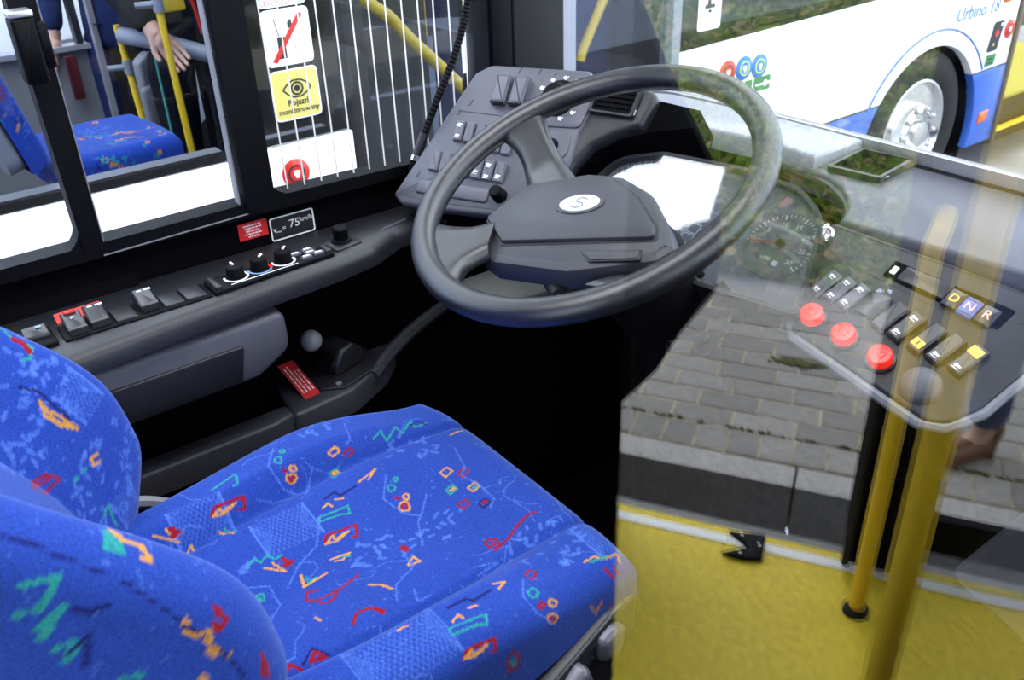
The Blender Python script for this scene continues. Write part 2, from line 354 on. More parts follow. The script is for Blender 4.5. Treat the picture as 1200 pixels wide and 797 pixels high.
o = obj('seal', wall_along([p + Vector((-0.012, 0, 0)) for p in WS], 0.006, 1.1, 1.119), 'alu', wn2)
# black cut-out standing in for the photographer's silhouette, then half the front door; seen in the cab door glass
def silhouette_sheet(name, pts, lab):
    r = sroot(name, (pts[0][0], -1.15, 0.0))
    g = F((0, -1.115, 0), (1, 0, 0), (0, 0, 1))
    obj('leaf_or_silhouette', B().plate(g, pts, -0.02, 0.02, 0.004), 'void', r)
    return r
d1 = silhouette_sheet('photographer_silhouette', rnd([(-0.75, 0.0), (-0.085, 0.0), (-0.080, 0.34), (0.01, 0.46), (0.06, 0.57), (0.128, 0.68), (0.125, 0.82), (0.095, 0.97), (0.0, 1.14), (-0.03, 1.20), (-0.085, 1.32), (-0.12, 2.1), (-0.75, 2.1)], 0.05), '')  # added cut-out, darkens the mirrored view in the photographer's outline
d2 = sroot('door_2', (0.55, -1.15, 0.02))
g = F((0.552, 0, 0), (0, -1, 0), (0, 0, 1))
obj('leaf_or_silhouette', B().box(0.485, 0.612, -1.27, -1.075, 0.03, 2.1), 'void', d2)
obj('seal', B().tube([(0.492, -1.07, 0.03), (0.492, -1.07, 2.1)], 0.010, 8), 'rubber', d2)
obj('pane', B().box(0.62, 1.30, -1.155, -1.150, 0.30, 2.0), 'clear', d2)
obj('lower_panel', B().box(0.612, 1.30, -1.165, -1.14, 0.06, 0.16), 'black', d2)

# ================================================================ the pavement side, seen mirrored in the cab door glass
struct(obj('road', B().box(-9, 14, -1.62, 14, -0.52, -0.46), 'concrete'))
kb = sroot('kerb', (0.3, -1.67, -0.46))
for x0 in (-2.663, -1.663, -0.663, 0.337, 1.337, 2.337):
    g = F((x0 + 0.5, -1.667, 0), (1, 0, 0), (0, 1, 0))
    bb = B().plate(F((x0 + 0.5, 0, 0), (1, 0, 0), (0, 0, 1)), [(-0.4955, -0.46), (0.4955, -0.46), (0.4955, -0.2), (-0.4955, -0.2)], 1.612, 1.725, 0.012)
    obj('kerb_stone', bb, 'kerb', kb)
pv = sroot('pavement', (0.3, -2.4, -0.30))
obj('paving_bed', B().box(-4.0, 5.0, -3.05, -1.727, -0.46, -0.2035), 'joint', pv)
def paver(x0, x1, y0, y1, cache={}):
    k = (round(x1 - x0, 3), round(y1 - y0, 3), random.randrange(4))
    if k not in cache:
        cache[k] = None
        g = F(((0, 0, 0)))
        p = rect(-k[0] / 2, k[0] / 2, -k[1] / 2, k[1] / 2)
        bb = B().plate(W, p, -0.02, 0.0, 0.003)
        me = bpy.data.meshes.new('paver'); me.from_pydata(bb.v, [], bb.f); me.materials.append(M['paver'][k[2]]); cache[k] = me
    o = bpy.data.objects.new('paver', cache[k]); C.objects.link(o); o.parent = pv; L = LOC['pavement']
    o.location = ((x0 + x1) / 2 - L.x, (y0 + y1) / 2 - L.y, -0.2 - L.z + random.uniform(-0.0015, 0.0015)); o.rotation_euler = (random.uniform(-.008, .008), random.uniform(-.006, .006), random.uniform(-.008, .008))
n_p = 0
for i in range(22):                              # header course next to the kerb
    x0 = -0.62 + i * 0.1045; paver(x0, x0 + 0.0965, -1.856, -1.731)
for r in range(11):                              # stretcher courses
    y1 = -1.865 - r * 0.1045
    for i in range(15):
        x0 = -1.15 + i * 0.2045 + (0.102 if r % 2 else 0.0) + (0.03 if r % 3 == 0 else 0); paver(x0, x0 + 0.196, y1 - 0.0965, y1)
bb = B(); rr = random.Random(3)                  # moss and grit in the joints
for k in range(260):
    x, y = (rr.gauss(0.27, 0.05), rr.gauss(-2.345, 0.012)) if k < 150 else (rr.uniform(-0.6, 1.4), -1.863 + rr.uniform(-0.008, 0.004))
    g = F((x, y, -0.2), (math.cos(k), math.sin(k), 0), (-math.sin(k), math.cos(k), 0.2)); s = rr.uniform(0.004, 0.011)
    bb.plate(g, [(-s, -s * .5), (s, -s * .3), (s * .6, s * .6), (-s * .5, s * .5)], 0, s * 0.7)
stuff(tag(obj('moss', bb, 'soil'), 'greenish brown moss and grit in the joints between grey pavers', 'moss'))
# verge
vg = B(); nx, ny = 40, 40
ids = []
def gz(x, y): return -0.205 + 0.10 * max(0, -3.05 - y) + 0.025 * math.sin(x * 3 + y * 2) + 0.02 * math.sin(x * 7 - y * 5)
for j in range(ny + 1):
    ids.append(vg.ring((-6 + 12 * i / nx, -3.03 - 9.0 * (j / ny) ** 1.3, gz(-6 + 12 * i / nx, -3.03 - 9.0 * (j / ny) ** 1.3)) for i in range(nx + 1)))
for j in range(ny):
    for i in range(nx): vg.f.append((ids[j][i + 1], ids[j][i], ids[j + 1][i], ids[j + 1][i + 1]))
struct(obj('ground_verge', vg, 'soil'))
rg = np.random.default_rng(5); N = 42000
y = -3.0 - 6.0 * rg.random(N) ** 1.35; x = -2.2 + 0.28 * (y + 3) * 0 + rg.random(N) * 4.6 + (y + 3) * 0.22
zz = np.array([gz(a, c) for a, c in zip(x, y)])
clump = 0.5 + 0.5 * np.sin(x * 5.1 + 1.3 * np.sin(y * 4)) * np.sin(y * 6.3 + x * 2)
h = (0.035 + 0.09 * rg.random(N) ** 2) * (0.5 + clump); an = rg.random(N) * 6.283; ln = (0.4 + rg.random(N)) * h; wd = 0.003 + 0.003 * rg.random(N)
ca, sa = np.cos(an), np.sin(an); V = np.empty((N, 4, 3))
V[:, 0] = np.stack([x - sa * wd, y + ca * wd, zz - 0.01], 1); V[:, 1] = np.stack([x + sa * wd, y - ca * wd, zz - 0.01], 1)
V[:, 2] = np.stack([x + ca * ln * .4 + sa * wd * .6, y + sa * ln * .4 - ca * wd * .6, zz + h * .75], 1); V[:, 3] = np.stack([x + ca * ln, y + sa * ln, zz + h * .85], 1)
me = bpy.data.meshes.new('grass'); fi = np.arange(N)[:, None] * 4
fa = np.concatenate([fi + [[0, 1, 2]], fi + [[0, 2, 3]]], 0)
me.vertices.add(N * 4); me.vertices.foreach_set('co', V.reshape(-1)); nf = len(fa)
me.loops.add(nf * 3); me.loops.foreach_set('vertex_index', fa.reshape(-1).astype(np.int32)); me.polygons.add(nf)
me.polygons.foreach_set('loop_start', np.arange(nf, dtype=np.int32) * 3); me.polygons.foreach_set('loop_total', np.full(nf, 3, dtype=np.int32)); me.update(); me.validate()
pal = np.array([(0.17, 0.26, 0.03), (0.10, 0.17, 0.02), (0.34, 0.32, 0.09), (0.46, 0.38, 0.18), (0.22, 0.31, 0.05)])
colr = pal[rg.choice(5, N, p=[.3, .2, .22, .13, .15])] * (0.7 + 0.6 * rg.random((N, 1)))
ca_ = me.color_attributes.new('pattern', 'FLOAT_COLOR', 'POINT')
ca_.data.foreach_set('color', np.repeat(np.concatenate([colr, np.ones((N, 1))], 1), 4, 0).reshape(-1))
go = obj('grass', me, 'blade', None, 0); stuff(tag(go, 'rough green and straw coloured grass on the verge beyond the pavers', 'grass'))
M['leafbrown'] = mat('dead_leaf', (0.22, 0.10, 0.05), 0.8, var=0.4, vscale=30)
bb = B(); rr = random.Random(11)
for k in range(130):
    y = -3.1 - 4.5 * rr.random(); x = -1.6 + rr.random() * 3.6 + (y + 3) * .2; a = rr.random() * 6.28; s = rr.uniform(0.025, 0.055)
    g = F((x, y, gz(x, y) + 0.03 + rr.random() * 0.03), (math.cos(a), math.sin(a), rr.uniform(-.4, .4)), (-math.sin(a), math.cos(a), rr.uniform(-.4, .4)))
    bb.plate(g, [(-s, 0), (-s * .4, -s * .42), (s * .4, -s * .4), (s, 0), (s * .35, s * .45), (-s * .45, s * .4)], 0, 0.002)
stuff(tag(obj('fallen_leaves', bb, 'leafbrown'), 'brown fallen leaves scattered over the grass verge', 'leaves'))
# ================================================================ CAB DOOR: the glass that mirrors the pavement
cd = thing('cab_door', 'clear cab door glass mirroring pavement and grass, beside the steering wheel', 'door', (0.6, 0.13, 0.0))
GX = F((0.2895, 0.2962, 0), (0.8712, -0.4909, 0), (0, 0, 1))       # along the door; normal faces the aisle
obj('glass_pane', B().plate(GX, [(0.0, 0.965), (0.79, 0.965), (0.79, 2.02), (0.0, 2.02)], -0.0055, 0.0), 'cabglass', cd, 0)
me = bpy.data.objects['glass_pane'].data; me.materials.append(M['edge'])
for p in me.polygons:
    if abs(p.normal.dot(GX.n)) < 0.5: p.material_index = 1
obj('lower_panel', B().plate(GX, [(-0.34, 0.0), (0.79, 0.0), (0.79, 0.90), (-0.34, 0.90)], -0.03, 0.008, 0.006), 'darkgrey', cd)
obj('glass_channel', B().plate(GX, [(-0.34, 0.90), (0.79, 0.90), (0.79, 0.972), (-0.34, 0.972)], -0.012, 0.006, 0.003), 'darkgrey', cd)
obj('top_rail', B().plate(GX, [(-0.34, 2.015), (0.79, 2.015), (0.79, 2.06), (-0.34, 2.06)], -0.015, 0.009, 0.004), 'darkgrey', cd)

# ================================================================ LEFT SIDE: sill console, armrest, lever shelf
sc = thing('side_console', 'long charcoal sill console under the side window carrying switches and knobs', 'console', (0.4, 1.34, 0.70))
top = [(-0.35, 1.428), (-0.35, 1.205), (0.10, 1.228), (0.35, 1.254), (0.58, 1.270), (0.66, 1.284), (0.72, 1.316), (0.80, 1.330), (0.86, 1.36), (0.86, 1.428)]
obj('sill_top', B().plate(W, rnd(top, 0.03, 3), 0.935, 0.97, 0.014), 'dark', sc)
obj('rear_rail', B().box(-0.35, 0.30, 1.405, 1.428, 0.97, 0.985), 'black', sc)
S = F((0, 0, 0.970))
def tilt_key(fr, a, b, w_, h_, t0, t1, bev=0.002):              # a rocker key, higher on one end
    bb = B(); p = rect(a - w_ / 2, a + w_ / 2, b - h_ / 2, b + h_ / 2, 0.0015, 2); p = ccw(p)
    def hh(y): return t0 + (t1 - t0) * ((y - b) / h_ + 0.5)
    r0 = bb.ring(fr.p(x, y, 0) for x, y in p); r1 = bb.ring(fr.p(x, y, hh(y) - bev) for x, y in p)
    r2 = bb.ring(fr.p(x, y, hh(y)) for x, y in inset(p, bev)); bb.join(r0, r1); bb.join(r1, r2); bb.f += [tuple(r2), tuple(r0[::-1])]
    return bb
# switch strip
o = obj('switch_carrier', B().plate(S, rect(0.158, 0.376, 1.285, 1.337, 0.004), 0.0, 0.004, 0.002), 'black', sc)
sp_ = SSX = [(0.1795, 1.312), (0.2115, 1.316), (0.284, 1.318)]
for i, (a, b_) in enumerate(SSX):
    k = obj('rocker_switch', tilt_key(S.at(0, 0, 0.004), a, b_, 0.027, 0.044, 0.012, 0.020), 'key', sc)
    if i == 0: obj('red_cover', B().plate(S.at(a, b_ + 0.018, 0.0235), rect(-.008, .008, -.005, .005, .002), 0, 0.003, .001), 'redkey', k)
    else: obj('symbol', B().plate(S.at(a, b_ + 0.016, 0.0225), rect(-.007, .0, -.003, .003), 0, 0.0006).plate(S.at(a + .009, b_ + 0.016, 0.0225), rect(-.005, .005, -.003, .003), 0, 0.0006).plate(S.at(a, b_ + .002, .0195), rect(-.009, .009, -.001, .001), 0, .0006), 'white', k)
    if i == 0: obj('symbol', B().plate(S.at(a, b_ + 0.007, 0.0205), [(-.002, .004), (.003, .004), (.0005, 0), (.003, 0), (-.003, -.006), (-.0005, -.001), (-.003, -.001)], 0, .0008), 'white', k)
for a in (0.247, 0.318, 0.352): obj('blank_plate', B().plate(S.at(0, 0, .004), rect(a - .0155, a + .0155, 1.289, 1.334, .002), 0, 0.0035, .0015), 'dark', sc)
sk = obj('window_switch', B().plate(S, rect(0.095, 0.150, 1.285, 1.345, 0.006), 0, 0.008, 0.003), 'black', sc)
obj('key', tilt_key(S.at(0, 0, .008), 0.128, 1.318, 0.034, 0.024, 0.006, 0.012), 'key', sk)
obj('symbol', B().plate(S.at(0.134, 1.323, 0.0185), rect(-.004, .004, -.003, .003), 0, 0.001), 'paleblue', sk)
rl = tag(obj('warning_label', B().plate(F((0.203, 1.360, 0.9725), (1, 0.02, 0), (0, 0.8, 0.6)), rect(-0.040, 0.026, -0.010, 0.011), 0, 0.0015), 'red'), 'narrow red warning label behind the switch with the red cover', 'label')
# climate panel
cp = obj('climate_panel', B().plate(S, rnd([(0.378, 1.283), (0.590, 1.295), (0.590, 1.330), (0.378, 1.336)], 0.005), 0, 0.008, 0.003), 'black', sc)
obj('end_bar', B().plate(S.at(0.387, 1.309, 0.008), rect(-.006, .006, -.022, .022, .004), 0, 0.006, .003), 'dark', cp)
obj('end_bar', B().plate(S.at(0.581, 1.312, 0.008), rect(-.006, .006, -.015, .015, .004), 0, 0.006, .003), 'dark', cp)
for i, a in enumerate((0.425, 0.466, 0.508)):
    f2 = S.at(a, 1.314 + 0.002 * i, 0.008)
    bb = B(); arc = [(0.0185 * math.cos(t), 0.0185 * math.sin(t)) for t in [math.radians(200 + d) for d in range(-40, 150, 15)]]; line2(bb, f2, arc, 0.0035)
    obj('dial_mark', bb, ('white', 'paleblue', 'white')[i], cp)
    arc = [(0.0185 * math.cos(t), 0.0185 * math.sin(t)) for t in [math.radians(d) for d in range(-30, 45, 15)]]
    obj('dial_mark', line2(B(), f2, arc, 0.004), ('white', 'redlamp', 'white')[i], cp)
    kb_ = obj('knob', B().lathe(f2, [(0.0, 0), (0.0145, 0.0), (0.0135, 0.016), (0.012, 0.0185), (0, 0.0185)], 24), 'black', cp)
    obj('pointer', B().plate(f2.at(0, 0, 0.0187, (1.6, 0.75, 0.8)[i]), rect(0.004, 0.0145, -.0016, .0016), 0, 0.002), 'white', cp) if False else obj('pointer', B().plate(f2.at(0, 0, 0.0187, (1.6, 0.75, 0.8)[i]), rect(0.004, 0.0145, -.0016, .0016), 0, 0.002), 'white', kb_)
obj('underline', B().plate(S.at(0.468, 1.2925, 0.008, 0.03), rect(-.06, .055, -.0008, .0008), 0, 0.0005), 'white', cp)
for a, b_ in ((0.533, 1.326), (0.556, 1.329), (0.5555, 1.316), (0.543, 1.304), (0.566, 1.306)):
    k = obj('button', B().plate(S.at(a, b_, .008), rect(-.0095, .0095, -.0045, .0045, .0015), 0, 0.004, .0015), 'keyhi', cp)
    obj('symbol', B().plate(S.at(a, b_, .012), rect(-.006, .005, -.002, .002), 0, 0.0005), 'white', k)
mk = obj('mirror_control', B().plate(S.at(0.622, 1.331, 0, 0.15), rect(-.027, .027, -.022, .022, .004), 0, 0.005, .003), 'dark', sc)
obj('knob', B().lathe(S.at(0.622, 1.333, 0.005), [(0, 0), (0.0175, 0), (0.016, 0.004), (0.0125, 0.005), (0.0135, 0.024), (0.011, 0.027), (0, 0.027)], 24), 'black', mk)
obj('groove', B().plate(S, [(0.705, 1.338), (0.765, 1.352), (0.764, 1.355), (0.704, 1.341)], 0, 0.0015), 'keyhi', sc)
# stickers on the black band under the window
FB = F((0, 1.429, 0), (1, 0, 0), (0, 0, 1))
st = thing('warning_sticker', 'small red sticker with white lines on the black band, left of the speed plate', 'sticker', (0.507, 1.428, 0.983))
obj('sheet', B().plate(FB, rect(0.481, 0.533, 0.983, 1.013), 0, 0.0012), 'red', st)
bb = B()
for i, l in enumerate((0.034, 0.030, 0.026, 0.030, 0.020)):
    x = 0.507 - l / 2; y = 1.0075 - i * 0.005; rr = random.Random(i)
    while x < 0.507 + l / 2 - 0.002:
        d = rr.uniform(0.003, 0.007); bb.plate(FB, rect(x, min(x + d, 0.507 + l / 2), y - .0011, y + .0011), 0.0012, 0.0016); x += d + 0.0013
stuff(obj('print', bb, 'white', st))
st = thing('speed_sticker', 'black sticker framed in white reading 75 km/h, on the band under the window', 'sticker', (0.578, 1.428, 0.966))
obj('sheet', B().plate(FB, rect(0.537, 0.620, 0.966, 1.009, 0.005), 0, 0.001), 'ink', st)
obj('border', B().frame(FB, rect(0.537, 0.620, 0.966, 1.009, 0.005), rect(0.5395, 0.6175, 0.9685, 1.0065, 0.004), 0.0005, 0.0016), 'white', st)
text('lettering', FB, 'v', 0.016, 'white', st, 0.545, 0.987, 0.001); text('lettering', FB, 'max', 0.006, 'white', st, 0.5525, 0.982, 0.001)
text('lettering', FB, '=', 0.012, 'white', st, 0.5625, 0.986, 0.001); text('lettering', FB, '75', 0.021, 'white', st, 0.5825, 0.990, 0.001); text('lettering', FB, 'km/h', 0.0125, 'white', st, 0.6045, 0.9935, 0.001)
# armrest
ar = thing('armrest', 'grey padded armrest with storage flap on the left cab wall', 'armrest', (0.2, 1.33, 0.80))
bb = B(); FA = F((0, 0, 0), (1, 0, 0), (0, 0, 1))               # section in X-Z, thickness along -Y
pts = rnd([(-0.32, 0.815), (0.415, 0.817), (0.475, 0.850), (0.475, 0.920), (-0.32, 0.920)], [0.01, 0.03, 0.03, 0.02, 0.01], 5)
obj('pad', bb.plate(FA, pts, -1.375, -1.262, 0.009), 'armrest', ar)
obj('storage_flap', B().plate(FA, rnd([(-0.25, 0.820), (0.385, 0.823), (0.398, 0.886), (-0.25, 0.886)], 0.006), -1.262, -1.2575, 0.002), 'dark', ar)
# lever shelf
sh = thing('lever_shelf', 'low black shelf with a framed storage well, left of the seat', 'shelf', (0.35, 1.37, 0.3))
outer = rnd([(-0.1, 1.322), (0.47, 1.318), (0.56, 1.312), (0.66, 1.345), (0.72, 1.378), (0.80, 1.428), (-0.1, 1.428)], 0.02)
obj('front_bar', B().plate(W, rnd([(-0.1, 1.312), (0.44, 1.307), (0.48, 1.318), (0.48, 1.355), (-0.1, 1.353)], 0.012), 0.64, 0.69, 0.006), 'shelfbar', sh)
obj('lever_deck', B().plate(W, rnd([(0.475, 1.308), (0.60, 1.318), (0.69, 1.362), (0.76, 1.43), (0.49, 1.43)], 0.015), 0.64, 0.69, 0.006), 'shelfbar', sh)
obj('well', B().box(-0.1, 0.48, 1.34, 1.43, 0.50, 0.52).box(-0.1, 0.48, 1.318, 1.33, 0.3, 0.64), 'void', sh)
obj('rising_edge', B().tube(spline([(0.655, 1.348, 0.680), (0.71, 1.385, 0.688), (0.78, 1.412, 0.703), (0.86, 1.425, 0.722), (0.93, 1.425, 0.735)], 5), 0.014, 8), 'shelfbar', sh)
lb = thing('warning_label', 'red label with white print lying on the shelf before the ball lever', 'label', (0.527, 1.42, 0.69))
FL = F((0.525, 1.388, 0.7065), (0.98, 0.12, 0), (-0.12, 1, 0.42))
obj('sheet', B().plate(FL, rect(-0.016, 0.016, -0.046, 0.046), 0, 0.0015), 'red', lb)
obj('wedge', B().plate(FL, rect(-0.015, 0.015, -0.044, 0.044), -0.012, 0), 'dark', lb)
bb = B()
for i in range(4):
    y = -0.032
    rr = random.Random(20 + i)
    while y < 0.034 - 0.006 * i: d = rr.uniform(0.004, 0.011); bb.plate(FL, rect(-.011 + i * .007, -.009 + i * .007, y, y + d), 0.0015, 0.002); y += d + 0.0025
stuff(obj('print', bb, 'white', lb))
lv = thing('brake_lever', 'black lever with grey ball knob on an octagonal plate, left of the seat', 'lever', (0.60, 1.40, 0.69))
FP = F((0.612, 1.400, 0.69), (0.95, 0.3, 0), (-0.3, 0.95, 0))
obj('base_plate', B().plate(FP, rnd([(-.075, -.028), (-.045, -.062), (.045, -.062), (.078, -.03), (.078, .04), (.05, .066), (-.05, .066), (-.075, .03)], 0.004), 0, 0.005, 0.002), 'dark', lv)
for a, b_ in ((-.045, -.045), (.058, .045)): obj('bolt', B().lathe(FP.at(a, b_, .005), [(0, 0), (.006, 0), (.006, .003), (0, .004)], 10), 'greyrail', lv)
bb = B(); prof = []
hp = rnd([(-0.030, 0.0), (0.044, 0.0), (0.046, 0.03), (0.020, 0.052), (-0.012, 0.050), (-0.030, 0.022)], 0.016, 4)
obj('housing', B().plate(F(FP.p(0, 0, .005), FP.x, FP.n), hp, -0.028, 0.028, 0.008), 'key', lv)
obj('shaft', B().tube(spline([FP.p(-0.022, -0.005, 0.03), FP.p(-0.038, -0.010, 0.058), (0.552, 1.360, 0.787)], 5), [0.011] * 6 + [0.007] * 5, 12), 'black', lv)
obj('ball_knob', B().ball((0.5475, 1.354, 0.797), 0.0195, 14), 'ball', lv)
# dark lower body below the sill, footwell plate and pedal
fp = thing('kick_plate', 'light grey kick plate in the footwell, seen under the steering wheel hub', 'plate', (1.10, 1.45, 0.60))
obj('plate', B().plate(W, rnd([(0.914, 1.285), (0.975, 1.262), (1.120, 1.236), (1.02, 1.41), (0.90, 1.41), (0.885, 1.36)], 0.012), 0.755, 0.78, 0.004), 'kick', fp)
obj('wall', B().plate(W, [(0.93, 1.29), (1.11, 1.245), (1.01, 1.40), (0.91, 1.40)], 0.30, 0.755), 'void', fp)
# ================================================================ LEFT SWITCH PANEL
P = F((0.76, 1.37, 1.02), (0.35564, -0.93356, 0.04446), (0.633, 0.2756, 0.7234))
lp = thing('switch_panel', 'light grey switch panel with rockers left of the steering wheel', 'panel', (0.86, 1.25, 0.95))
po = rnd([(-0.006, -0.006), (0.016, -0.022), (0.10, -0.022), (0.285, -0.014), (0.300, 0.04), (0.320, 0.09), (0.318, 0.15), (0.325, 0.18), (0.33, 0.20), (0.33, 0.235), (0.30, 0.262), (0.105, 0.262), (0.075, 0.243)], [.006, .012, .0, .02, .02, .03, .02, .01, .01, .02, .02, .03, .02], 4)
obj('face', B().plate(P, po, -0.018, 0.0, 0.006), 'panel', lp)
obj('housing', B().plate(P, inset(ccw(po), 0.008), -0.07, -0.018), 'black', lp)
for ln, wd in (([(0.068, 0.166), (0.12, 0.165), (0.21, 0.162), (0.30, 0.155)], .0016), ([(0.01, -0.006), (0.10, -0.010), (0.28, -0.004)], .0014)): obj('seam', line2(B(), P, ln, wd), 'ink', lp)
for a, b_ in ((0.165, 0.247), (0.205, 0.246), (0.236, 0.240), (0.088, 0.177), (0.071, 0.157), (0.030, 0.030)): obj('slot_mark', line2(B(), P, [(a, b_), (a + .004, b_ + .012)], 0.0022), 'ink', lp)
def rocker(fr, a, b_, w_, h_, parent, m='key', t0=0.006, t1=0.011, sym=None, name='rocker_switch', symm='white'):
    k = obj('rocker_switch' if name is None else name, tilt_key(fr, a, b_, w_, h_, t0, t1, min(w_ * .12, .003)), m, parent)
    if sym:
        bb = B()
        for sy in sym:
            t = t0 + (t1 - t0) * (sy + .5); g = fr.at(a, b_ + sy * h_, t + 0.0002)
            bb.plate(g, circ(-w_ * .10, 0, w_ * .13, 8), 0, .0006); bb.plate(g, rect(w_ * .02, w_ * .24, -w_ * .07, w_ * .07), 0, .0006); line2(bb, g, [(-w_ * .25, -w_ * .2), (w_ * .2, -w_ * .22)], w_ * .06)
        obj('symbol', bb, symm, k)
    return k
for a in (0.148, 0.184): 
    k = obj('large_rocker', tilt_key(P, a, 0.209, 0.029, 0.052, 0.010, 0.016, 0.004), 'keyhi', lp)
    obj('lip', B().plate(P.at(a, 0.1865, 0.0), rect(-.013, .013, -.004, .003, .002), 0, 0.013, .002), 'key', k)
# upper row, middle row, lower row of small rockers
for j, (a, b_, w_, h_, sy) in enumerate([(0.0905, 0.125, 0.019, 0.036, (0.3, -0.25)), (0.1125, 0.124, 0.019, 0.036, None), (0.135, 0.122, 0.019, 0.036, None),
        (0.063, 0.064, 0.0205, 0.037, None), (0.085, 0.0625, 0.0205, 0.037, None), (0.107, 0.061, 0.0205, 0.037, None), (0.129, 0.060, 0.0205, 0.037, None),
        (0.1535, 0.059, 0.0205, 0.036, (-0.15,)), (0.1765, 0.059, 0.0205, 0.036, (0.25, -0.3)), (0.200, 0.073, 0.0205, 0.036, (-0.2,)),
        (0.152, 0.112, 0.019, 0.032, None), (0.174, 0.109, 0.019, 0.032, None), (0.196, 0.107, 0.019, 0.032, None)]):
    rocker(P, a, b_ if j != 9 else 0.058, w_, h_, lp, 'keyhi', sym=sy)
for a0, a1 in ((0.042, 0.098), (0.112, 0.192)): obj('cover_plate', B().plate(P, rect(a0, a1, 0.0015, 0.0275, .005), 0, 0.005, .003), 'panel', lp)
obj('rotary_switch', B().lathe(P.at(0.214, 0.018, 0), [(0, 0), (.013, 0), (.0115, .022), (.009, .025), (0, .025)], 20), 'black', lp)
k = obj('light_plate', B().plate(P, rnd([(0.215, 0.150), (0.318, 0.154), (0.325, 0.205), (0.285, 0.250), (0.222, 0.245)], 0.012), 0, 0.003, .0015), 'panel', lp)
obj('light_knob', B().lathe(P.at(0.262, 0.204, .003), [(0, 0), (.034, 0), (.033, .003), (.021, .004), (.0195, .020), (.016, .023), (0, .023)], 28), 'black', lp)
bb = B()
for t in range(-70, 250, 32):
    a, b_ = 0.262 + 0.043 * math.cos(math.radians(t)), 0.204 + 0.043 * math.sin(math.radians(t)) * .9
    bb.plate(P.at(a, b_, .003), circ(0, 0, .0035, 7), 0, .0006); line2(bb, P.at(a, b_, .003), [(.002, -.004), (.006, .003)], .0012)
obj('symbol', bb, 'white', k)
k = obj('key_plate', B().plate(P, rnd([(0.228, 0.085), (0.300, 0.088), (0.312, 0.110), (0.306, 0.146), (0.224, 0.143)], 0.012), 0, 0.003, .0015), 'panel', lp)
obj('keyhole', B().lathe(P.at(0.278, 0.118, .003), [(0, 0), (.013, 0), (.012, .004), (.006, .004), (.005, .001), (0, .001)], 18), 'black', k)
# gooseneck microphone at the panel's outer edge
gm = thing('gooseneck_microphone', 'black flexible gooseneck microphone rising beside the left switch panel', 'microphone', (0.80, 1.39, 1.03))
path = spline([(0.838, 1.392, 1.098), (0.870, 1.392, 1.154), (0.904, 1.392, 1.209), (0.932, 1.392, 1.263), (0.951, 1.392, 1.318), (0.965, 1.39, 1.39), (0.972, 1.388, 1.43)], 26)
obj('flexible_neck', B().tube(path, [0.0062 if i % 3 else 0.0074 for i in range(len(path))], 10), 'black', gm)
obj('collar', B().tube([(0.820, 1.392, 1.066), (0.840, 1.392, 1.102)], [0.0095, 0.0085], 12), 'dark', gm)
obj('ferrule', B().tube([(0.816, 1.392, 1.058), (0.821, 1.392, 1.067)], 0.0098, 12), 'chrome', gm)
obj('plug', B().tube([(0.806, 1.392, 1.034), (0.816, 1.392, 1.058)], [0.006, 0.0095], 12), 'black', gm)
obj('capsule', B().tube([(0.972, 1.388, 1.43), (0.975, 1.386, 1.47)], 0.010, 12), 'black', gm)

# ================================================================ DASHBOARD BODY
db = thing('dashboard', 'dark dashboard body with pale top skin around the instrument cluster', 'dashboard', (1.2, 0.7, 0.6))
obj('body', B().box(1.22, 1.40, -0.9, 1.42, 0.28, 1.045).plate(W, [(1.02, -0.9), (1.24, -0.9), (1.24, 1.20), (1.10, 1.20), (0.98, 1.09), (1.0, 0.70)], 0.85, 0.93), 'void', db)
HT = F((0, 0, 1.10))
ft = spline([(1.020, 1.180, 0), (1.080, 1.165, 0), (1.116, 1.145, 0), (1.165, 1.085, 0), (1.189, 1.031, 0), (1.207, 0.917, 0), (1.200, 0.82, 0)], 4)
bk = [(1.326, 0.82, 0), (1.326, 1.0, 0), (1.305, 1.22, 0), (1.255, 1.33, 0), (1.10, 1.33, 0)]
o = obj('top_skin', B().plate(W, [(p[0], p[1]) for p in ft[2:]] + [(p[0], p[1]) for p in bk], 1.085, 1.12, 0.006), 'silver', db); o['label'] = 'pale silver top skin along the windscreen'
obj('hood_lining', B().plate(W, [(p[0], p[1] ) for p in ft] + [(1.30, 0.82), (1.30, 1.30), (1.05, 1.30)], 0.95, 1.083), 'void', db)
# cowl that sweeps from the switch panel round the cluster
obj('cowl', B().plate(P, rnd([(0.296, 0.02), (0.312, 0.052), (0.326, 0.098), (0.343, 0.13), (0.381, 0.157), (0.420, 0.172), (0.432, 0.236), (0.29, 0.262)], [0.01, .01, .03, .03, .03, .01, .02, .01]), -0.03, -0.006, 0.008), 'dark', db)
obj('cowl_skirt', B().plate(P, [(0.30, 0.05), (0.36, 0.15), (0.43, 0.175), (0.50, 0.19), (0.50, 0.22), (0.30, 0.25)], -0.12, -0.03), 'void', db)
rt = spline([(1.200, 0.86, 0), (1.186, 0.77, 0), (1.120, 0.700, 0), (1.062, 0.672, 0)], 4)
o = obj('right_top', B().plate(W, [(p[0], p[1]) for p in rt] + [(1.088, 0.41), (1.10, -0.9), (1.328, -0.9), (1.328, 0.86)], 1.06, 1.098, 0.006), 'panel', db); o['label'] = 'flat grey dash top right of the cluster'
rim_ = spline([(1.205, 0.90, 1.085), (1.19, 0.79, 1.085), (1.13, 0.705, 1.085), (1.06, 0.665, 1.082), (0.99, 0.635, 1.045), (0.905, 0.610, 1.003)], 6)
obj('cluster_rim', B().tube(rim_, 0.007, 8), 'dark', db)
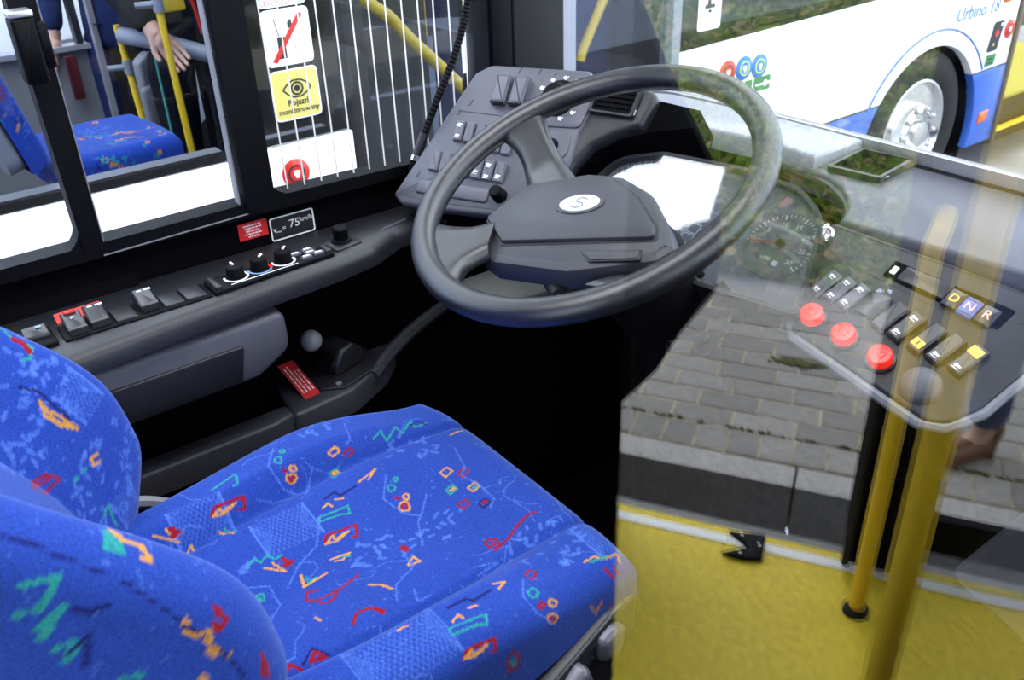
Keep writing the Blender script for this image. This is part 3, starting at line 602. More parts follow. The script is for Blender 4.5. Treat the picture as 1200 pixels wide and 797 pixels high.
# air vents
def vent(label, fr, w_, h_, n=5, sm='black'):
    v = thing('air_vent', label, 'vent', fr.o)
    obj('bezel', B().frame(fr, rect(-w_, w_, -h_, h_, .006), rect(-w_ * .86, w_ * .86, -h_ * .86, h_ * .86, .004), 0.0, 0.010), 'dark', v)
    obj('recess', B().plate(fr, rect(-w_ * .88, w_ * .88, -h_ * .88, h_ * .88), 0.0005, 0.0020), 'void', v)
    for i in range(n):
        y = -h_ * .7 + i * (h_ * 1.4) / (n - 1)
        obj('slat', B().plate(F(fr.p(0, y, .0055), fr.x, fr.y * .9 + fr.n * .45), rect(-w_ * .85, w_ * .85, -h_ * .10, h_ * .10), -.0008, .0008), sm, v)
    obj('thumb_wheel', B().plate(fr.at(w_ * .93, 0, .004), rect(-.003, .003, -.014, .014, .001), 0, .004, .001), 'dark', v)
    g = fr.at(w_ * .93, -h_ * .62, .006); obj('symbol', line2(B(), g, rect(-.004, .004, -.004, .004), .0014, closed=True), 'white', v)
    return v
vent('black slatted air vent between the left switch panel and the pale dash top', P.at(0.366, 0.209, -0.004, -0.06), 0.041, 0.026)
vent('square air vent in the flat dash top, right of the pale dash skin', F((1.268, 0.764, 1.0985), (0.12, -0.99, 0.0), (0.99, 0.12, 0.0)), 0.044, 0.058, 4, 'void')

# ================================================================ INSTRUMENT CLUSTER
K = F((0.90, 0.85, 1.021), (0, -1, 0), (0.8192, 0, 0.5735))
ic = thing('instrument_cluster', 'silver instrument cluster with dials and glaring glass behind the steering wheel', 'instrument cluster', (1.0, 0.85, 0.98))
ko = rnd([(-0.23, 0.05), (-0.215, 0.135), (-0.139, 0.172), (0.006, 0.189), (0.116, 0.186), (0.163, 0.163), (0.190, 0.130), (0.240, 0.006), (0.086, -0.012), (-0.05, -0.016), (-0.19, 0.0)], [.03, .05, .06, .08, .05, .03, .02, .008, .02, .02, .03], 5); ko = ccw(ko)
obj('tray', B().plate(K, ko, -0.05, -0.012), 'dark', ic)
fc = obj('face', B().plate(K, inset(ccw(ko), 0.004), -0.012, -0.008), mat('cluster_face', (0.25, 0.255, 0.28), 0.35, spec=0.6), ic)
obj('bezel', B().frame(K, ko, inset(ccw(ko), 0.006), -0.013, 0.004), 'dark', ic)
def dial(ca, cb, r, nums, a0, a1, needle, nt_=31, label=None, every=5):
    d = obj('dial', B().plate(K, circ(ca, cb, r, 40), -0.008, -0.0065), mat('dial_face', (0.19, 0.195, 0.215), 0.4), ic)
    if label: d['label'] = label
    bb = B()
    for i in range(nt_):
        t = math.radians(a0 + (a1 - a0) * i / (nt_ - 1)); r0 = r * (.80 if i % every == 0 else .87)
        line2(bb, K.at(0, 0, -.0065), [(ca + r0 * math.cos(t), cb + r0 * math.sin(t)), (ca + r * .96 * math.cos(t), cb + r * .96 * math.sin(t))], r * .035 if i % every == 0 else r * .022)
    obj('scale', bb, 'white', d)
    for i, s in enumerate(nums):
        t = math.radians(a0 + (a1 - a0) * i / (len(nums) - 1)); text('numeral', K, s, r * .2, 'white', d, ca + r * .64 * math.cos(t), cb + r * .64 * math.sin(t), -.0062, rot=0.15)
    if needle is not None:
        t = math.radians(needle); nd = obj('needle', line2(B(), K.at(0, 0, -.003), [(ca, cb), (ca + r * .86 * math.cos(t), cb + r * .86 * math.sin(t))], r * .05, c=.001), 'redkey', d)
        obj('needle_hub', B().lathe(K.at(ca, cb, -.0065), [(0, 0), (r * .13, 0), (r * .12, .006), (0, .007)], 18), 'black', d)
    return d
d = dial(0.143, 0.096, 0.0545, ['0', '5', '10', '15', '20', '25', '30'], 190, -35, 192, label='round rev counter with a red needle at zero')
text('lettering', K, 'x100', 0.008, 'white', d, 0.136, 0.070, -.0062); obj('symbol', B().plate(K, rect(0.150, 0.158, 0.063, 0.071), -.0065, -.006), 'white', d)
dial(-0.135, 0.085, 0.075, ['0', '20', '40', '60', '80', '100', '120'], 215, -35, 215, label='round speedometer at the left end of the cluster')
dc = obj('display', B().plate(K, rnd([(-0.055, 0.020), (0.03, 0.016), (0.04, 0.135), (-0.045, 0.135)], .006), -0.008, -0.0055), mat('display_grey', (0.20, 0.21, 0.25), 0.25), ic)
bb = B()
for a in range(3):
    for c_ in range(3): line2(bb, K.at(-0.05 + a * .022, 0.025 + c_ * .019, -.0055), rect(0, .019, 0, .016), .0012, closed=True)
line2(bb, K.at(-0.03, 0.095, -.0055), rect(0, .03, 0, .03, .004), .0014, closed=True)
obj('symbol', bb, 'white', dc); obj('tell_tale', B().plate(K, rect(-0.048, -0.034, 0.045, 0.058), -.0055, -.005), 'red', dc)
obj('cover_glass', B().plate(K, inset(ccw(ko), 0.005), 0.0, 0.003), 'lens', ic)
obj('set_knob', B().lathe(K.at(0.075, 0.004, 0.003), [(0, 0), (.006, 0), (.005, .007), (0, .008)], 14), 'black', ic)
# ================================================================ RIGHT BUTTON CONSOLE
N_ = F((0.90, 0.611, 1.003), (-0.2049, -0.9563, -0.2083), (0.853, -0.2789, 0.4412))
bc = thing('button_console', 'grey button console with three red buttons and gear keys, right of the wheel', 'console', (1.0, 0.5, 0.9))
no = rnd([(-0.008, 0.002), (0.195, 0.034), (0.214, 0.05), (0.222, 0.09), (0.205, 0.26), (0.03, 0.204), (-0.112, 0.155), (-0.112, 0.13), (-0.024, 0.025)], [.006, .02, .02, .03, .01, .0, .01, .01, .02], 4)
obj('face', B().plate(N_, no, -0.022, 0.0, 0.004), 'conface', bc)
obj('housing', B().plate(N_, inset(ccw(no), .012), -0.12, -0.022), 'void', bc)
obj('lower_lip', B().tube([N_.p(-0.02, 0.01, -0.012), N_.p(0.0, 0.0, -0.012), N_.p(0.19, 0.030, -0.012), N_.p(0.212, 0.048, -0.012), N_.p(0.224, 0.09, -0.012), N_.p(0.215, 0.17, -0.012), N_.p(0.206, 0.255, -0.012)], 0.0075, 8), 'greyrail', bc)
for ln, wd in (([(-0.108, 0.150), (0.03, 0.198), (0.2, 0.255)], .002), ([(-0.01, 0.128), (0.08, 0.149)], .0012)): obj('seam', line2(B(), N_, ln, wd), 'ink', bc)
for a, b_ in ((-0.024, 0.037), (0.194, 0.074), (0.162, 0.197)): obj('slot_mark', line2(B(), N_, [(a, b_), (a + .005, b_ + .010)], .0024), 'ink', bc)
for a, b_ in ((0.0, 0.031), (0.050, 0.040), (0.104, 0.050)):
    k = obj('button_socket', B().lathe(N_.at(a, b_), [(0, 0), (.0185, 0), (.0178, .006), (.0160, .006), (0, .005)], 26), 'key', bc)
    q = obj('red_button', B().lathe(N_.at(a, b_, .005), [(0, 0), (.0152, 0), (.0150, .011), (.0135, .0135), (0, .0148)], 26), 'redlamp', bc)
    obj('symbol', line2(line2(B(), N_.at(a, b_, .0198), rect(-.006, .006, -.004, .004), .0012, closed=True), N_.at(a, b_, .0198), [(0, -.004), (0, .004)], .0012), 'red', q)
obj('dome_button', B().lathe(N_.at(0.160, 0.060), [(0, 0), (.0255, 0), (.025, .004), (.022, .010), (.014, .0145), (0, .016)], 28), 'armrest', bc)
for i, (a, b_) in enumerate(((-0.0325, 0.077), (-0.012, 0.083), (0.0085, 0.088))):
    rocker(N_, a, b_, 0.018, 0.042, bc, 'keyhi', sym=(0.3, -0.3))
obj('blank_plate', B().plate(N_, rnd([(0.022, 0.076), (0.050, 0.082), (0.044, 0.122), (0.018, 0.116)], .002), 0, .004, .002), 'key', bc)
for i, (a, b_, sy, s2) in enumerate(((0.064, 0.099, None, None), (0.0875, 0.103, (0.28, -0.3), None), (0.1165, 0.108, None, -0.28), (0.1415, 0.113, (-0.3,), None), (0.169, 0.120, (-0.32,), 0.25))):
    k = rocker(N_, a, b_, 0.020, 0.046, bc, 'key', 0.009, 0.014, sym=sy)
    if s2 is not None: obj('lit_symbol', B().frame(N_.at(a, b_ + s2 * .046, .0117 + s2 * .005), rect(-.007, .007, -.0055, .0055, .001), rect(-.0015, .0015, -.004, .004, .0005), 0, .0008) if i == 2 else B().plate(N_.at(a, b_ + s2 * .046, .0117 + s2 * .005), rect(-.008, .008, -.006, .006, .001), 0, .0008), 'amber', k)
sl = obj('key_slot', B().plate(N_, rnd([(0.003, 0.138), (0.155, 0.176), (0.149, 0.209), (-0.004, 0.165)], .003), 0, .0012), 'void', bc)
obj('blank_key', B().plate(N_, rnd([(0.020, 0.145), (0.082, 0.162), (0.077, 0.187), (0.015, 0.168)], .002), 0, .004, .0015), 'key', bc)
obj('indicator', B().plate(N_, rnd([(0.006, 0.146), (0.013, 0.148), (0.010, 0.160), (0.003, 0.158)], .001), 0, .003), 'white', bc)
for s, a, b_, m in (('D', 0.0915, 0.171, 'key'), ('N', 0.1125, 0.1745, 'bluekey'), ('R', 0.1345, 0.180, 'key')):
    k = obj('gear_key', B().plate(N_.at(a, b_, 0, 0.22), rect(-.0105, .0105, -.014, .014, .002), 0, .006, .002), m, bc)
    if s == 'N':
        bb = B()
        for j in range(6):
            for q in (-.0105, .0105): bb.plate(N_.at(a, b_, .006, .22), rect(-.008 + j * .003, -.0065 + j * .003, q - .0008, q + .0008), 0, .0008)
        obj('grip_dots', bb, 'ink', k)
    text('lettering', N_, s, 0.017, 'amber' if s == 'D' else 'pink', k, a, b_, .0062, rot=0.22)
obj('support', B().plate(N_, rnd([(0.10, 0.05), (0.20, 0.06), (0.19, 0.20), (0.09, 0.17)], .02), -0.20, -0.12), 'void', bc)
hb = thing('added_pale_box', 'pale grey box added under the button console for the grey wedge at the lower right', 'box', (1.15, -0.2, 0.45))  # added pale box that makes the grey wedge in the door glass
obj('cover', B().plate(F((1.17, 0, 0), (0, -1, 0), (0, 0, 1)), rnd([(-.435, .573), (-.36, .745), (-.30, .84), (.9, .84), (.9, .45), (-.29, .525)], .02), -0.02, 0.05, .012), 'greyrail', hb)
# ignition lock with its key
ik = thing('ignition_key', 'chrome ignition lock with a hanging key between the cluster and the console', 'key', N_.p(-0.113, 0.137))
g = N_.at(-0.100, 0.128, 0.0)
obj('lock_barrel', B().lathe(g, [(0, 0), (.0150, 0), (.0140, .008), (.0105, .010), (.009, .007), (0, .007)], 22), 'chrome', ik)
obj('key_bow', B().plate(F(g.p(0, 0, .008), g.x * .3 + g.n, g.y), circ(.012, 0, .012, 16, .009), -.0015, .0015, .0007), 'chrome', ik)
obj('key_ring', B().tube([g.p(.004 + .011 * math.cos(t) * .5, -.012 + .011 * math.sin(t), .018 + .004 * math.cos(t)) for t in [6.283 * k / 16 for k in range(16)]], .0011, 6, closed=True), 'chrome', ik)
obj('spare_key', B().plate(F(g.p(.010, -.030, .008), g.x * .5 - g.y, g.n), rnd([(-.006, -.006), (.008, -.006), (.010, -.002), (.030, -.002), (.030, .002), (.010, .002), (.008, .006), (-.006, .006)], .001), -.001, .001), 'alu', ik)
obj('fob', B().plate(F(g.p(.016, -.040, .004), g.x * .6 - g.y, g.n), rect(-.012, .018, -.008, .008, .004), -.004, .004, .002), 'black', ik)
# steering column shroud with stalk and tilt handle
cs = thing('steering_column', 'black steering column shroud with stalk and release handle under the wheel', 'steering column', (0.85, 0.84, 0.6))
WN = Vector((-0.405, 0.015, 0.914)); WC = Vector((0.7468, 0.8455, 1.1816))
obj('shroud', B().tube([WC - WN * 0.055, WC - WN * 0.16 + Vector((0.03, 0, 0)), WC - WN * 0.3 + Vector((0.06, 0, 0)), (1.0, 0.85, 0.3)], [0.05, 0.075, 0.07, 0.09], 18), 'black', cs)
obj('stalk', B().tube([WC - WN * 0.09 + Vector((0, 0.03, 0)), (0.70, 0.90, 1.075), (0.655, 0.79, 1.07)], [.008, .009, .011], 10), 'dark', cs)
obj('side_cover', B().plate(F((0.90, 0.705, 0.98), (0.9, 0.1, 0.12), (0, -0.3, 1)), rnd([(-0.06, -0.045), (0.05, -0.03), (0.06, 0.02), (0.01, 0.03), (-0.04, -0.005)], .012), -.05, 0, .010), 'black', cs)
obj('release_handle', B().tube(spline([(0.86, 0.69, 1.01), (0.82, 0.70, 0.985), (0.775, 0.712, 0.985)], 4), [.010] * 5 + [.008] * 4, 10), 'black', cs)

# ================================================================ STEERING WHEEL
U_ = Vector((0.006, 1.0, -0.014)).normalized(); V_ = Vector((-0.914, 0.0, -0.405)); V_ = (V_ - WN * V_.dot(WN)).normalized()
H = F(WC, U_, V_)
if H.n.dot(WN) < 0: H.n = -H.n
sw = thing('steering_wheel', 'large black three-spoke bus steering wheel with oval white badge', 'steering wheel', WC - WN * 0.06)
obj('rim', B().tube([H.p(0.23 * math.cos(t), 0.23 * math.sin(t), 0) for t in [2 * math.pi * k / 96 for k in range(96)]], 0.0178, 18, closed=True), 'rim', sw)
def wplate(pts, lift, th, bev, seg=5, r=0.0):
    # plate over the wheel plane whose height follows lift(radius); a fine fan so the dish is smooth
    p = pts if not r else rnd(pts, r, seg)
    p = p if sum(p[i - 1][0] * p[i][1] - p[i][0] * p[i - 1][1] for i in range(len(p))) * (1 if H.x.cross(H.y).dot(H.n) > 0 else -1) > 0 else p[::-1]
    bb = B(); L = lambda x, y: lift(math.hypot(x, y))
    q = []; sgn = 1 if H.x.cross(H.y).dot(H.n) > 0 else -1
    def ins(pp, d): return inset(pp, d) if sgn > 0 else inset(pp[::-1], d)[::-1]
    r0 = bb.ring(H.p(x, y, L(x, y) - th) for x, y in ins(p, bev)); r1 = bb.ring(H.p(x, y, L(x, y) - th + bev) for x, y in p); r2 = bb.ring(H.p(x, y, L(x, y) - bev) for x, y in p)
    r3 = bb.ring(H.p(x, y, L(x, y) - bev * .3) for x, y in ins(p, bev * .3)); r4 = bb.ring(H.p(x, y, L(x, y)) for x, y in ins(p, bev))
    bb.join(r0, r1); bb.join(r1, r2); bb.join(r2, r3); bb.join(r3, r4); bb.f += [tuple(r4), tuple(r0[::-1])]
    return bb
def dish(r): return 0.008 - 0.032 * max(0, min(1, (0.225 - r) / 0.10)) ** 0.8
def strip(A, Bl, th=0.016, n=10, low=0.0):                # a spoke between two edge curves
    a = spline([(x, y, 0) for x, y in A], 5); c_ = spline([(x, y, 0) for x, y in Bl], 5); bb = B(); rows = []
    m = min(len(a), len(c_))
    for i in range(m):
        row = []
        for k in range(n + 1):
            t = k / n; x = a[i].x + (c_[i].x - a[i].x) * t; y = a[i].y + (c_[i].y - a[i].y) * t
            row.append(H.p(x, y, dish(math.hypot(x, y)) - low * max(0, min(1, (0.215 - math.hypot(x, y)) / .03)) - 0.010 * (abs(2 * t - 1) ** 6)))
        for k in range(n, -1, -1):
            t = k / n; x = a[i].x + (c_[i].x - a[i].x) * t; y = a[i].y + (c_[i].y - a[i].y) * t
            row.append(H.p(x, y, dish(math.hypot(x, y)) - low * max(0, min(1, (0.215 - math.hypot(x, y)) / .03)) - th - 0.002))
        rows.append(bb.ring(row))
    for u_, v_ in zip(rows, rows[1:]): bb.join(u_, v_)
    bb.f += [tuple(rows[0][::-1]), tuple(rows[-1])]
    return bb
obj('spoke', strip([(0.230, -0.026), (0.200, -0.026), (0.165, -0.012), (0.130, 0.012), (0.095, 0.040)], [(0.203, -0.108), (0.190, -0.090), (0.160, -0.070), (0.105, -0.044), (0.045, -0.020)]), 'rim', sw)
obj('spoke', strip([(0.165, 0.150), (0.145, 0.142), (0.118, 0.118), (0.102, 0.09)], [(0.02, 0.232), (0.035, 0.205), (0.052, 0.180), (0.054, 0.145)]), 'rim', sw)
obj('spoke', strip([(-0.224, 0.040), (-0.208, 0.056), (-0.180, 0.066), (-0.13, 0.07)], [(-0.176, 0.152), (-0.163, 0.138), (-0.132, 0.110), (-0.090, 0.115)], low=0.022), 'rim', sw)
flat = lambda r: -0.022
hubp = [(0.128, 0.088), (0.119, 0.012), (0.046, -0.046), (0.0, -0.060), (-0.062, -0.050), (-0.140, -0.005), (-0.168, 0.018), (-0.160, 0.046), (-0.066, 0.114), (0.045, 0.150), (0.082, 0.146)]
obj('hub_cover', wplate(hubp, lambda r: -0.030, 0.045, 0.014, r=0.012), 'hub', sw)
obj('horn_pad', wplate([(0.119, 0.096), (0.112, 0.018), (0.041, -0.034), (0.008, -0.043), (-0.056, -0.028), (-0.121, 0.005), (-0.136, 0.020), (0.056, 0.119)], lambda r: -0.0225, 0.012, 0.004, r=0.008), 'hub', sw)
obj('pad_seam', wplate([(0.122, 0.098), (0.115, 0.016), (0.042, -0.038), (0.008, -0.047), (-0.057, -0.032), (-0.123, 0.001), (-0.140, 0.021), (0.056, 0.123)], lambda r: -0.0290, 0.01, 0.001, r=0.008), 'ink', sw)
obj('lower_slot', B().plate(H.at(0, 0, -0.0305), rnd([(-0.058, 0.079), (-0.132, 0.040), (-0.142, 0.056), (-0.083, 0.088)], .003), 0, 0.0018, .0008), 'ink', sw)
obj('lower_insert', B().plate(H.at(0, 0, -0.0300), rnd([(-0.062, 0.079), (-0.131, 0.0435), (-0.139, 0.0555), (-0.084, 0.085)], .003), 0, 0.003, .0008), 'hub', sw)
ba = math.atan2(-0.026, -0.052)
HB = H.at(0.005, 0.017, -0.0225, ba)
obj('badge_ring', B().frame(HB, circ(0, 0, .036, 36, .021), circ(0, 0, .0295, 36, .0165), -0.002, 0.0012), 'hub', sw)
bd = obj('badge', B().plate(HB, circ(0, 0, .0295, 36, .0165), -0.002, 0.0014, .0006), mat('white_badge', (0.50, 0.50, 0.52), 0.4), sw)
bd['label'] = 'oval white badge with a pale S-shaped mark'
bb = B(); sg = spline([(0.010, 0.007, 0), (0.002, 0.0095, 0), (-0.006, 0.006, 0), (-0.004, 0.001, 0), (0.004, -0.002, 0), (0.005, -0.007, 0), (-0.003, -0.0095, 0), (-0.010, -0.006, 0)], 5)
obj('emblem', line2(bb, HB.at(0, 0, .0014, math.pi), [(p.x, p.y) for p in sg], .0014), mat('pale_grey_print', (0.13, 0.14, 0.17), 0.5), bd)
# ================================================================ DRIVER SEAT (blue moquette with woven motifs)
SEAT_MOTIFS = [('y',2,[549,680,562,684,567,676,553,672,549,680]),
('r',2,[570,670,582,674,584,668,574,664,570,670]),
('t',2,[539,652,550,654,553,646,539,635,539,652]),
('y',2,[543,650,549,652,550,649,543,647,543,650]),
('y',2,[561,605,593,615,575,602]),
('y',2,[661,552,675,555,676,543,661,539,661,552]),
('r',2,[679,535,694,540,694,528,679,524,679,535]),
('t',2,[647,516,660,520,660,508,647,505,647,516]),
('y',2,[651,512,657,514,659,511,653,510,651,512]),
('y',2,[672,500,687,504,687,492,673,489,672,500]),
('t',2,[678,496,684,497,684,495,678,493,678,496]),
('r',2,[642,481,656,483,656,472,644,469,642,481]),
('d',2,[664,464,678,467,678,455,664,452,664,464]),
('r',2,[669,461,675,464,676,460,669,459,669,461]),
('t',2,[484,694,481,690,478,692,475,694,475,699,479,703,484,703,485,698,484,694]),
('t',2,[496,709,493,707,491,707,490,709,490,713,493,715,494,715,496,713,496,709]),
('r',4,[479,679,482,678]),
('y',2,[497,675,496,673,491,673,490,675,488,679,491,681,496,681,497,677,497,675]),
('y',2,[493,662,488,659,482,659,479,663,478,667,482,672,488,670,493,667,493,662]),
('r',2,[490,664,487,662,484,661,482,663,482,666,484,668,487,668,490,666,490,664]),
('t',2,[596,565,592,563,587,563,586,567,587,571,590,575,595,574,596,570,596,565]),
('t',2,[607,578,605,576,602,576,602,579,602,582,604,583,607,583,608,581,607,578]),
('r',4,[587,549,589,546]),
('y',2,[602,539,599,537,596,537,595,542,596,546,599,547,602,547,604,543,602,539]),
('y',2,[593,524,589,519,583,521,580,526,581,533,587,537,593,536,595,531,593,524]),
('r',2,[590,526,589,524,586,525,584,528,584,531,587,533,590,533,592,529,590,526]),
('t',2,[621,673,639,681,637,661,664,679,665,663,693,681,690,666,712,667]),
('d',2,[686,672,703,676,709,663]),
('y',2,[723,619,748,620]),
('r',3,[367,658,375,666,415,666,411,650,403,652]),
('y',2,[369,656,381,663,381,657,403,662,384,654,369,656]),
('r',3,[470,533,479,544,519,538,510,520,504,522]),
('y',2,[470,530,485,539,484,531,506,534,485,527,472,530]),
('r',3,[491,223,499,229,534,226,531,213,525,215]),
('y',2,[493,223,504,227,504,221,524,224,506,219,494,223]),
('t',2,[482,568,484,576,527,574,522,560,512,565,485,569]),
('t',2,[494,256,496,260,540,255,534,244,524,248,494,251]),
('t',2,[382,694,421,706,415,685,409,685]),
('y',2,[463,504,488,499,475,494,466,497]),
('t',2,[476,500,485,494]),
('y',2,[369,634,383,616]),
('t',2,[376,635,387,619]),
('r',2.5,[632,390,633,383,624,383,624,392,633,397,640,389,635,376,626,376,651,381,679,396,700,404,715,402]),
('y',2,[531,426,544,436,546,421,531,425]),
('r',6,[543,463,547,456]),
('r',5,[546,463,544,453]),
('t',2,[374,552,386,560,390,550,402,556,407,545,417,547]),
('y',2,[391,539,410,519,402,541]),
('r',5,[416,539,420,528,413,529,423,530]),
('y',2,[293,661,308,650,318,642]),
('y',2,[309,663,315,644]),
('r',6,[315,661,320,653,314,652,323,653]),
('y',2,[321,623,330,632,330,623]),
('y',2.5,[422,503,416,481,448,485]),
('t',2,[426,496,423,484,435,488]),
('r',2.5,[426,463,414,470,407,456,416,447,444,446,462,450,476,454]),
('r',2.5,[447,447,429,434,417,438]),
('y',2,[476,428,488,416,494,400]),
('r',3,[429,380,441,393,457,391,467,376]),
('r',4,[462,385,465,373]),
('y',2,[334,502,351,496,355,472]),
('y',2,[351,487,349,484,346,484,343,488,345,494,346,496,351,495,352,492,351,487]),
('t',2,[370,496,368,493,364,493,362,497,364,502,365,505,370,505,371,501,370,496]),
('t',2,[362,506,368,491]),
('r',4,[368,363,377,372,385,360,368,363]),
('d',2,[359,364,377,378,388,359]),
('r',3,[337,364,347,373,355,360]),
('y',2,[451,294,463,292]),
('d',3,[512,286,536,287,541,280,567,286]),
('d',3,[507,603,524,607,528,596,555,601]),
('y',2,[504,266,515,271,516,263]),
('y',2,[530,273,539,272]),
('y',2,[576,294,591,292,577,284]),
('y',2,[497,589,506,593,509,585]),
('y',2,[518,594,528,590]),
('r',3,[544,193,552,199,562,188,556,174,546,174,544,193]),
('t',2,[556,181,555,181,552,180,550,187,549,186,550,187,552,187,555,187,556,181]),
('r',2,[631,288,626,284,622,283,619,287,620,293,626,297,631,297,632,293,631,288]),
('t',2,[614,261,608,257,604,256,601,260,602,265,607,268,613,269,614,265,614,261]),
('r',2,[603,246,612,249,613,245,605,242,603,246]),
('y',2,[629,244,626,241,622,241,618,242,618,246,622,249,626,248,629,246,629,244]),
('y',2,[623,226,620,223,613,221,609,225,607,229,612,232,617,233,622,230,623,226]),
('r',2,[619,225,617,224,615,224,612,226,612,228,613,230,616,229,617,227,619,225]),
('y',2,[699,283,719,285,724,277,747,275,744,264]),
('t',2,[706,280,719,279,730,278]),
('r',3,[719,264,726,250]),
('r',3,[733,263,734,251]),
('y',2,[680,227,690,210,701,224]),
('r',2,[698,217,718,213]),
('y',2,[401,421,404,411]),
('l',1.6,[487,727,463,693,470,655,494,630,519,669]),
('l',1.6,[599,595,572,558,580,518,596,499,623,528]),
('l',1.6,[600,724,589,686,579,680]),
('l',1.6,[710,588,695,540,681,528,688,497,687,458,672,447]),
('l',1.6,[601,504,586,492,565,446]),
('l',1.6,[488,579,460,535,428,520,401,495]),
('l',1.6,[323,522,352,528,383,510,380,471,358,452,340,463]),
('l',1.6,[540,458,534,418,501,404,487,379]),
('l',1.6,[711,378,731,380,731,367,734,378]),
('l',1.6,[611,286,593,261,597,238,624,211]),
('l',1.6,[587,355,618,357,589,367]),
('l',1.6,[307,624,308,643,336,658,350,648]),
('l',1.6,[513,383,506,364,524,362]),
('l',1.6,[453,358,425,304]),
('l',1.6,[356,379,340,378])]
BACK_MOTIFS = [('t',3,[754,572,748,562,752,534,735,530,730,536]),
('r',6,[747,556,750,546,744,534]),
('y',2.5,[699,496,694,481,698,465,698,437,689,457,688,479,699,496]),
('y',3,[697,488,689,465,695,447]),
('d',3,[700,524,707,504,703,474,701,453]),
('r',2.5,[596,460,632,444,640,423,604,436,593,460,635,434]),
('y',3,[693,396,682,401,679,393,687,387]),
('t',4,[649,405,654,403]),
('t',4,[665,401,668,399]),
('t',2.5,[643,342,660,342,652,326,651,314]),
('t',5,[239,583,223,581,221,568,234,579]),
('y',4,[242,579,232,568,230,554,217,542,218,550]),
('t',5,[190,624,198,606,169,597,164,606]),
('t',5,[153,585,174,585,144,575]),
('t',5,[134,558,140,552,124,542,139,544,124,542]),
('y',5,[173,489,164,477,167,461,174,456]),
('y',5,[167,459,159,442,164,424]),
('r',4,[190,469,186,459,186,450,174,452,178,461]),
('r',4,[189,389,189,364,183,377,190,385]),
('t',5,[111,489,117,477]),
('y',4,[137,428,138,422]),
('d',5,[172,575,170,562,177,556]),
('d',4,[132,546,146,546,122,526]),
('d',1.6,[228,659,223,639,215,618,205,585,197,558,184,524,168,483,163,444,166,393])]
SEAT_PEB = [(346, 564, 40), (658, 627, 45), (683, 338, 60), (549, 474, 35), (608, 463, 35), (545, 735, 35), (503, 482, 35)]
SEAT_HATCH = [(441, 583, 38, 32), (441, 271, 55, 40), (756, 311, 30, 34), (352, 658, 36, 28)]
BACK_PEB = [(688, 361, 70), (642, 487, 50), (719, 486, 45), (726, 528, 40)]
BACK_HATCH = [(732, 458, 22, 28), (682, 314, 20, 25)]

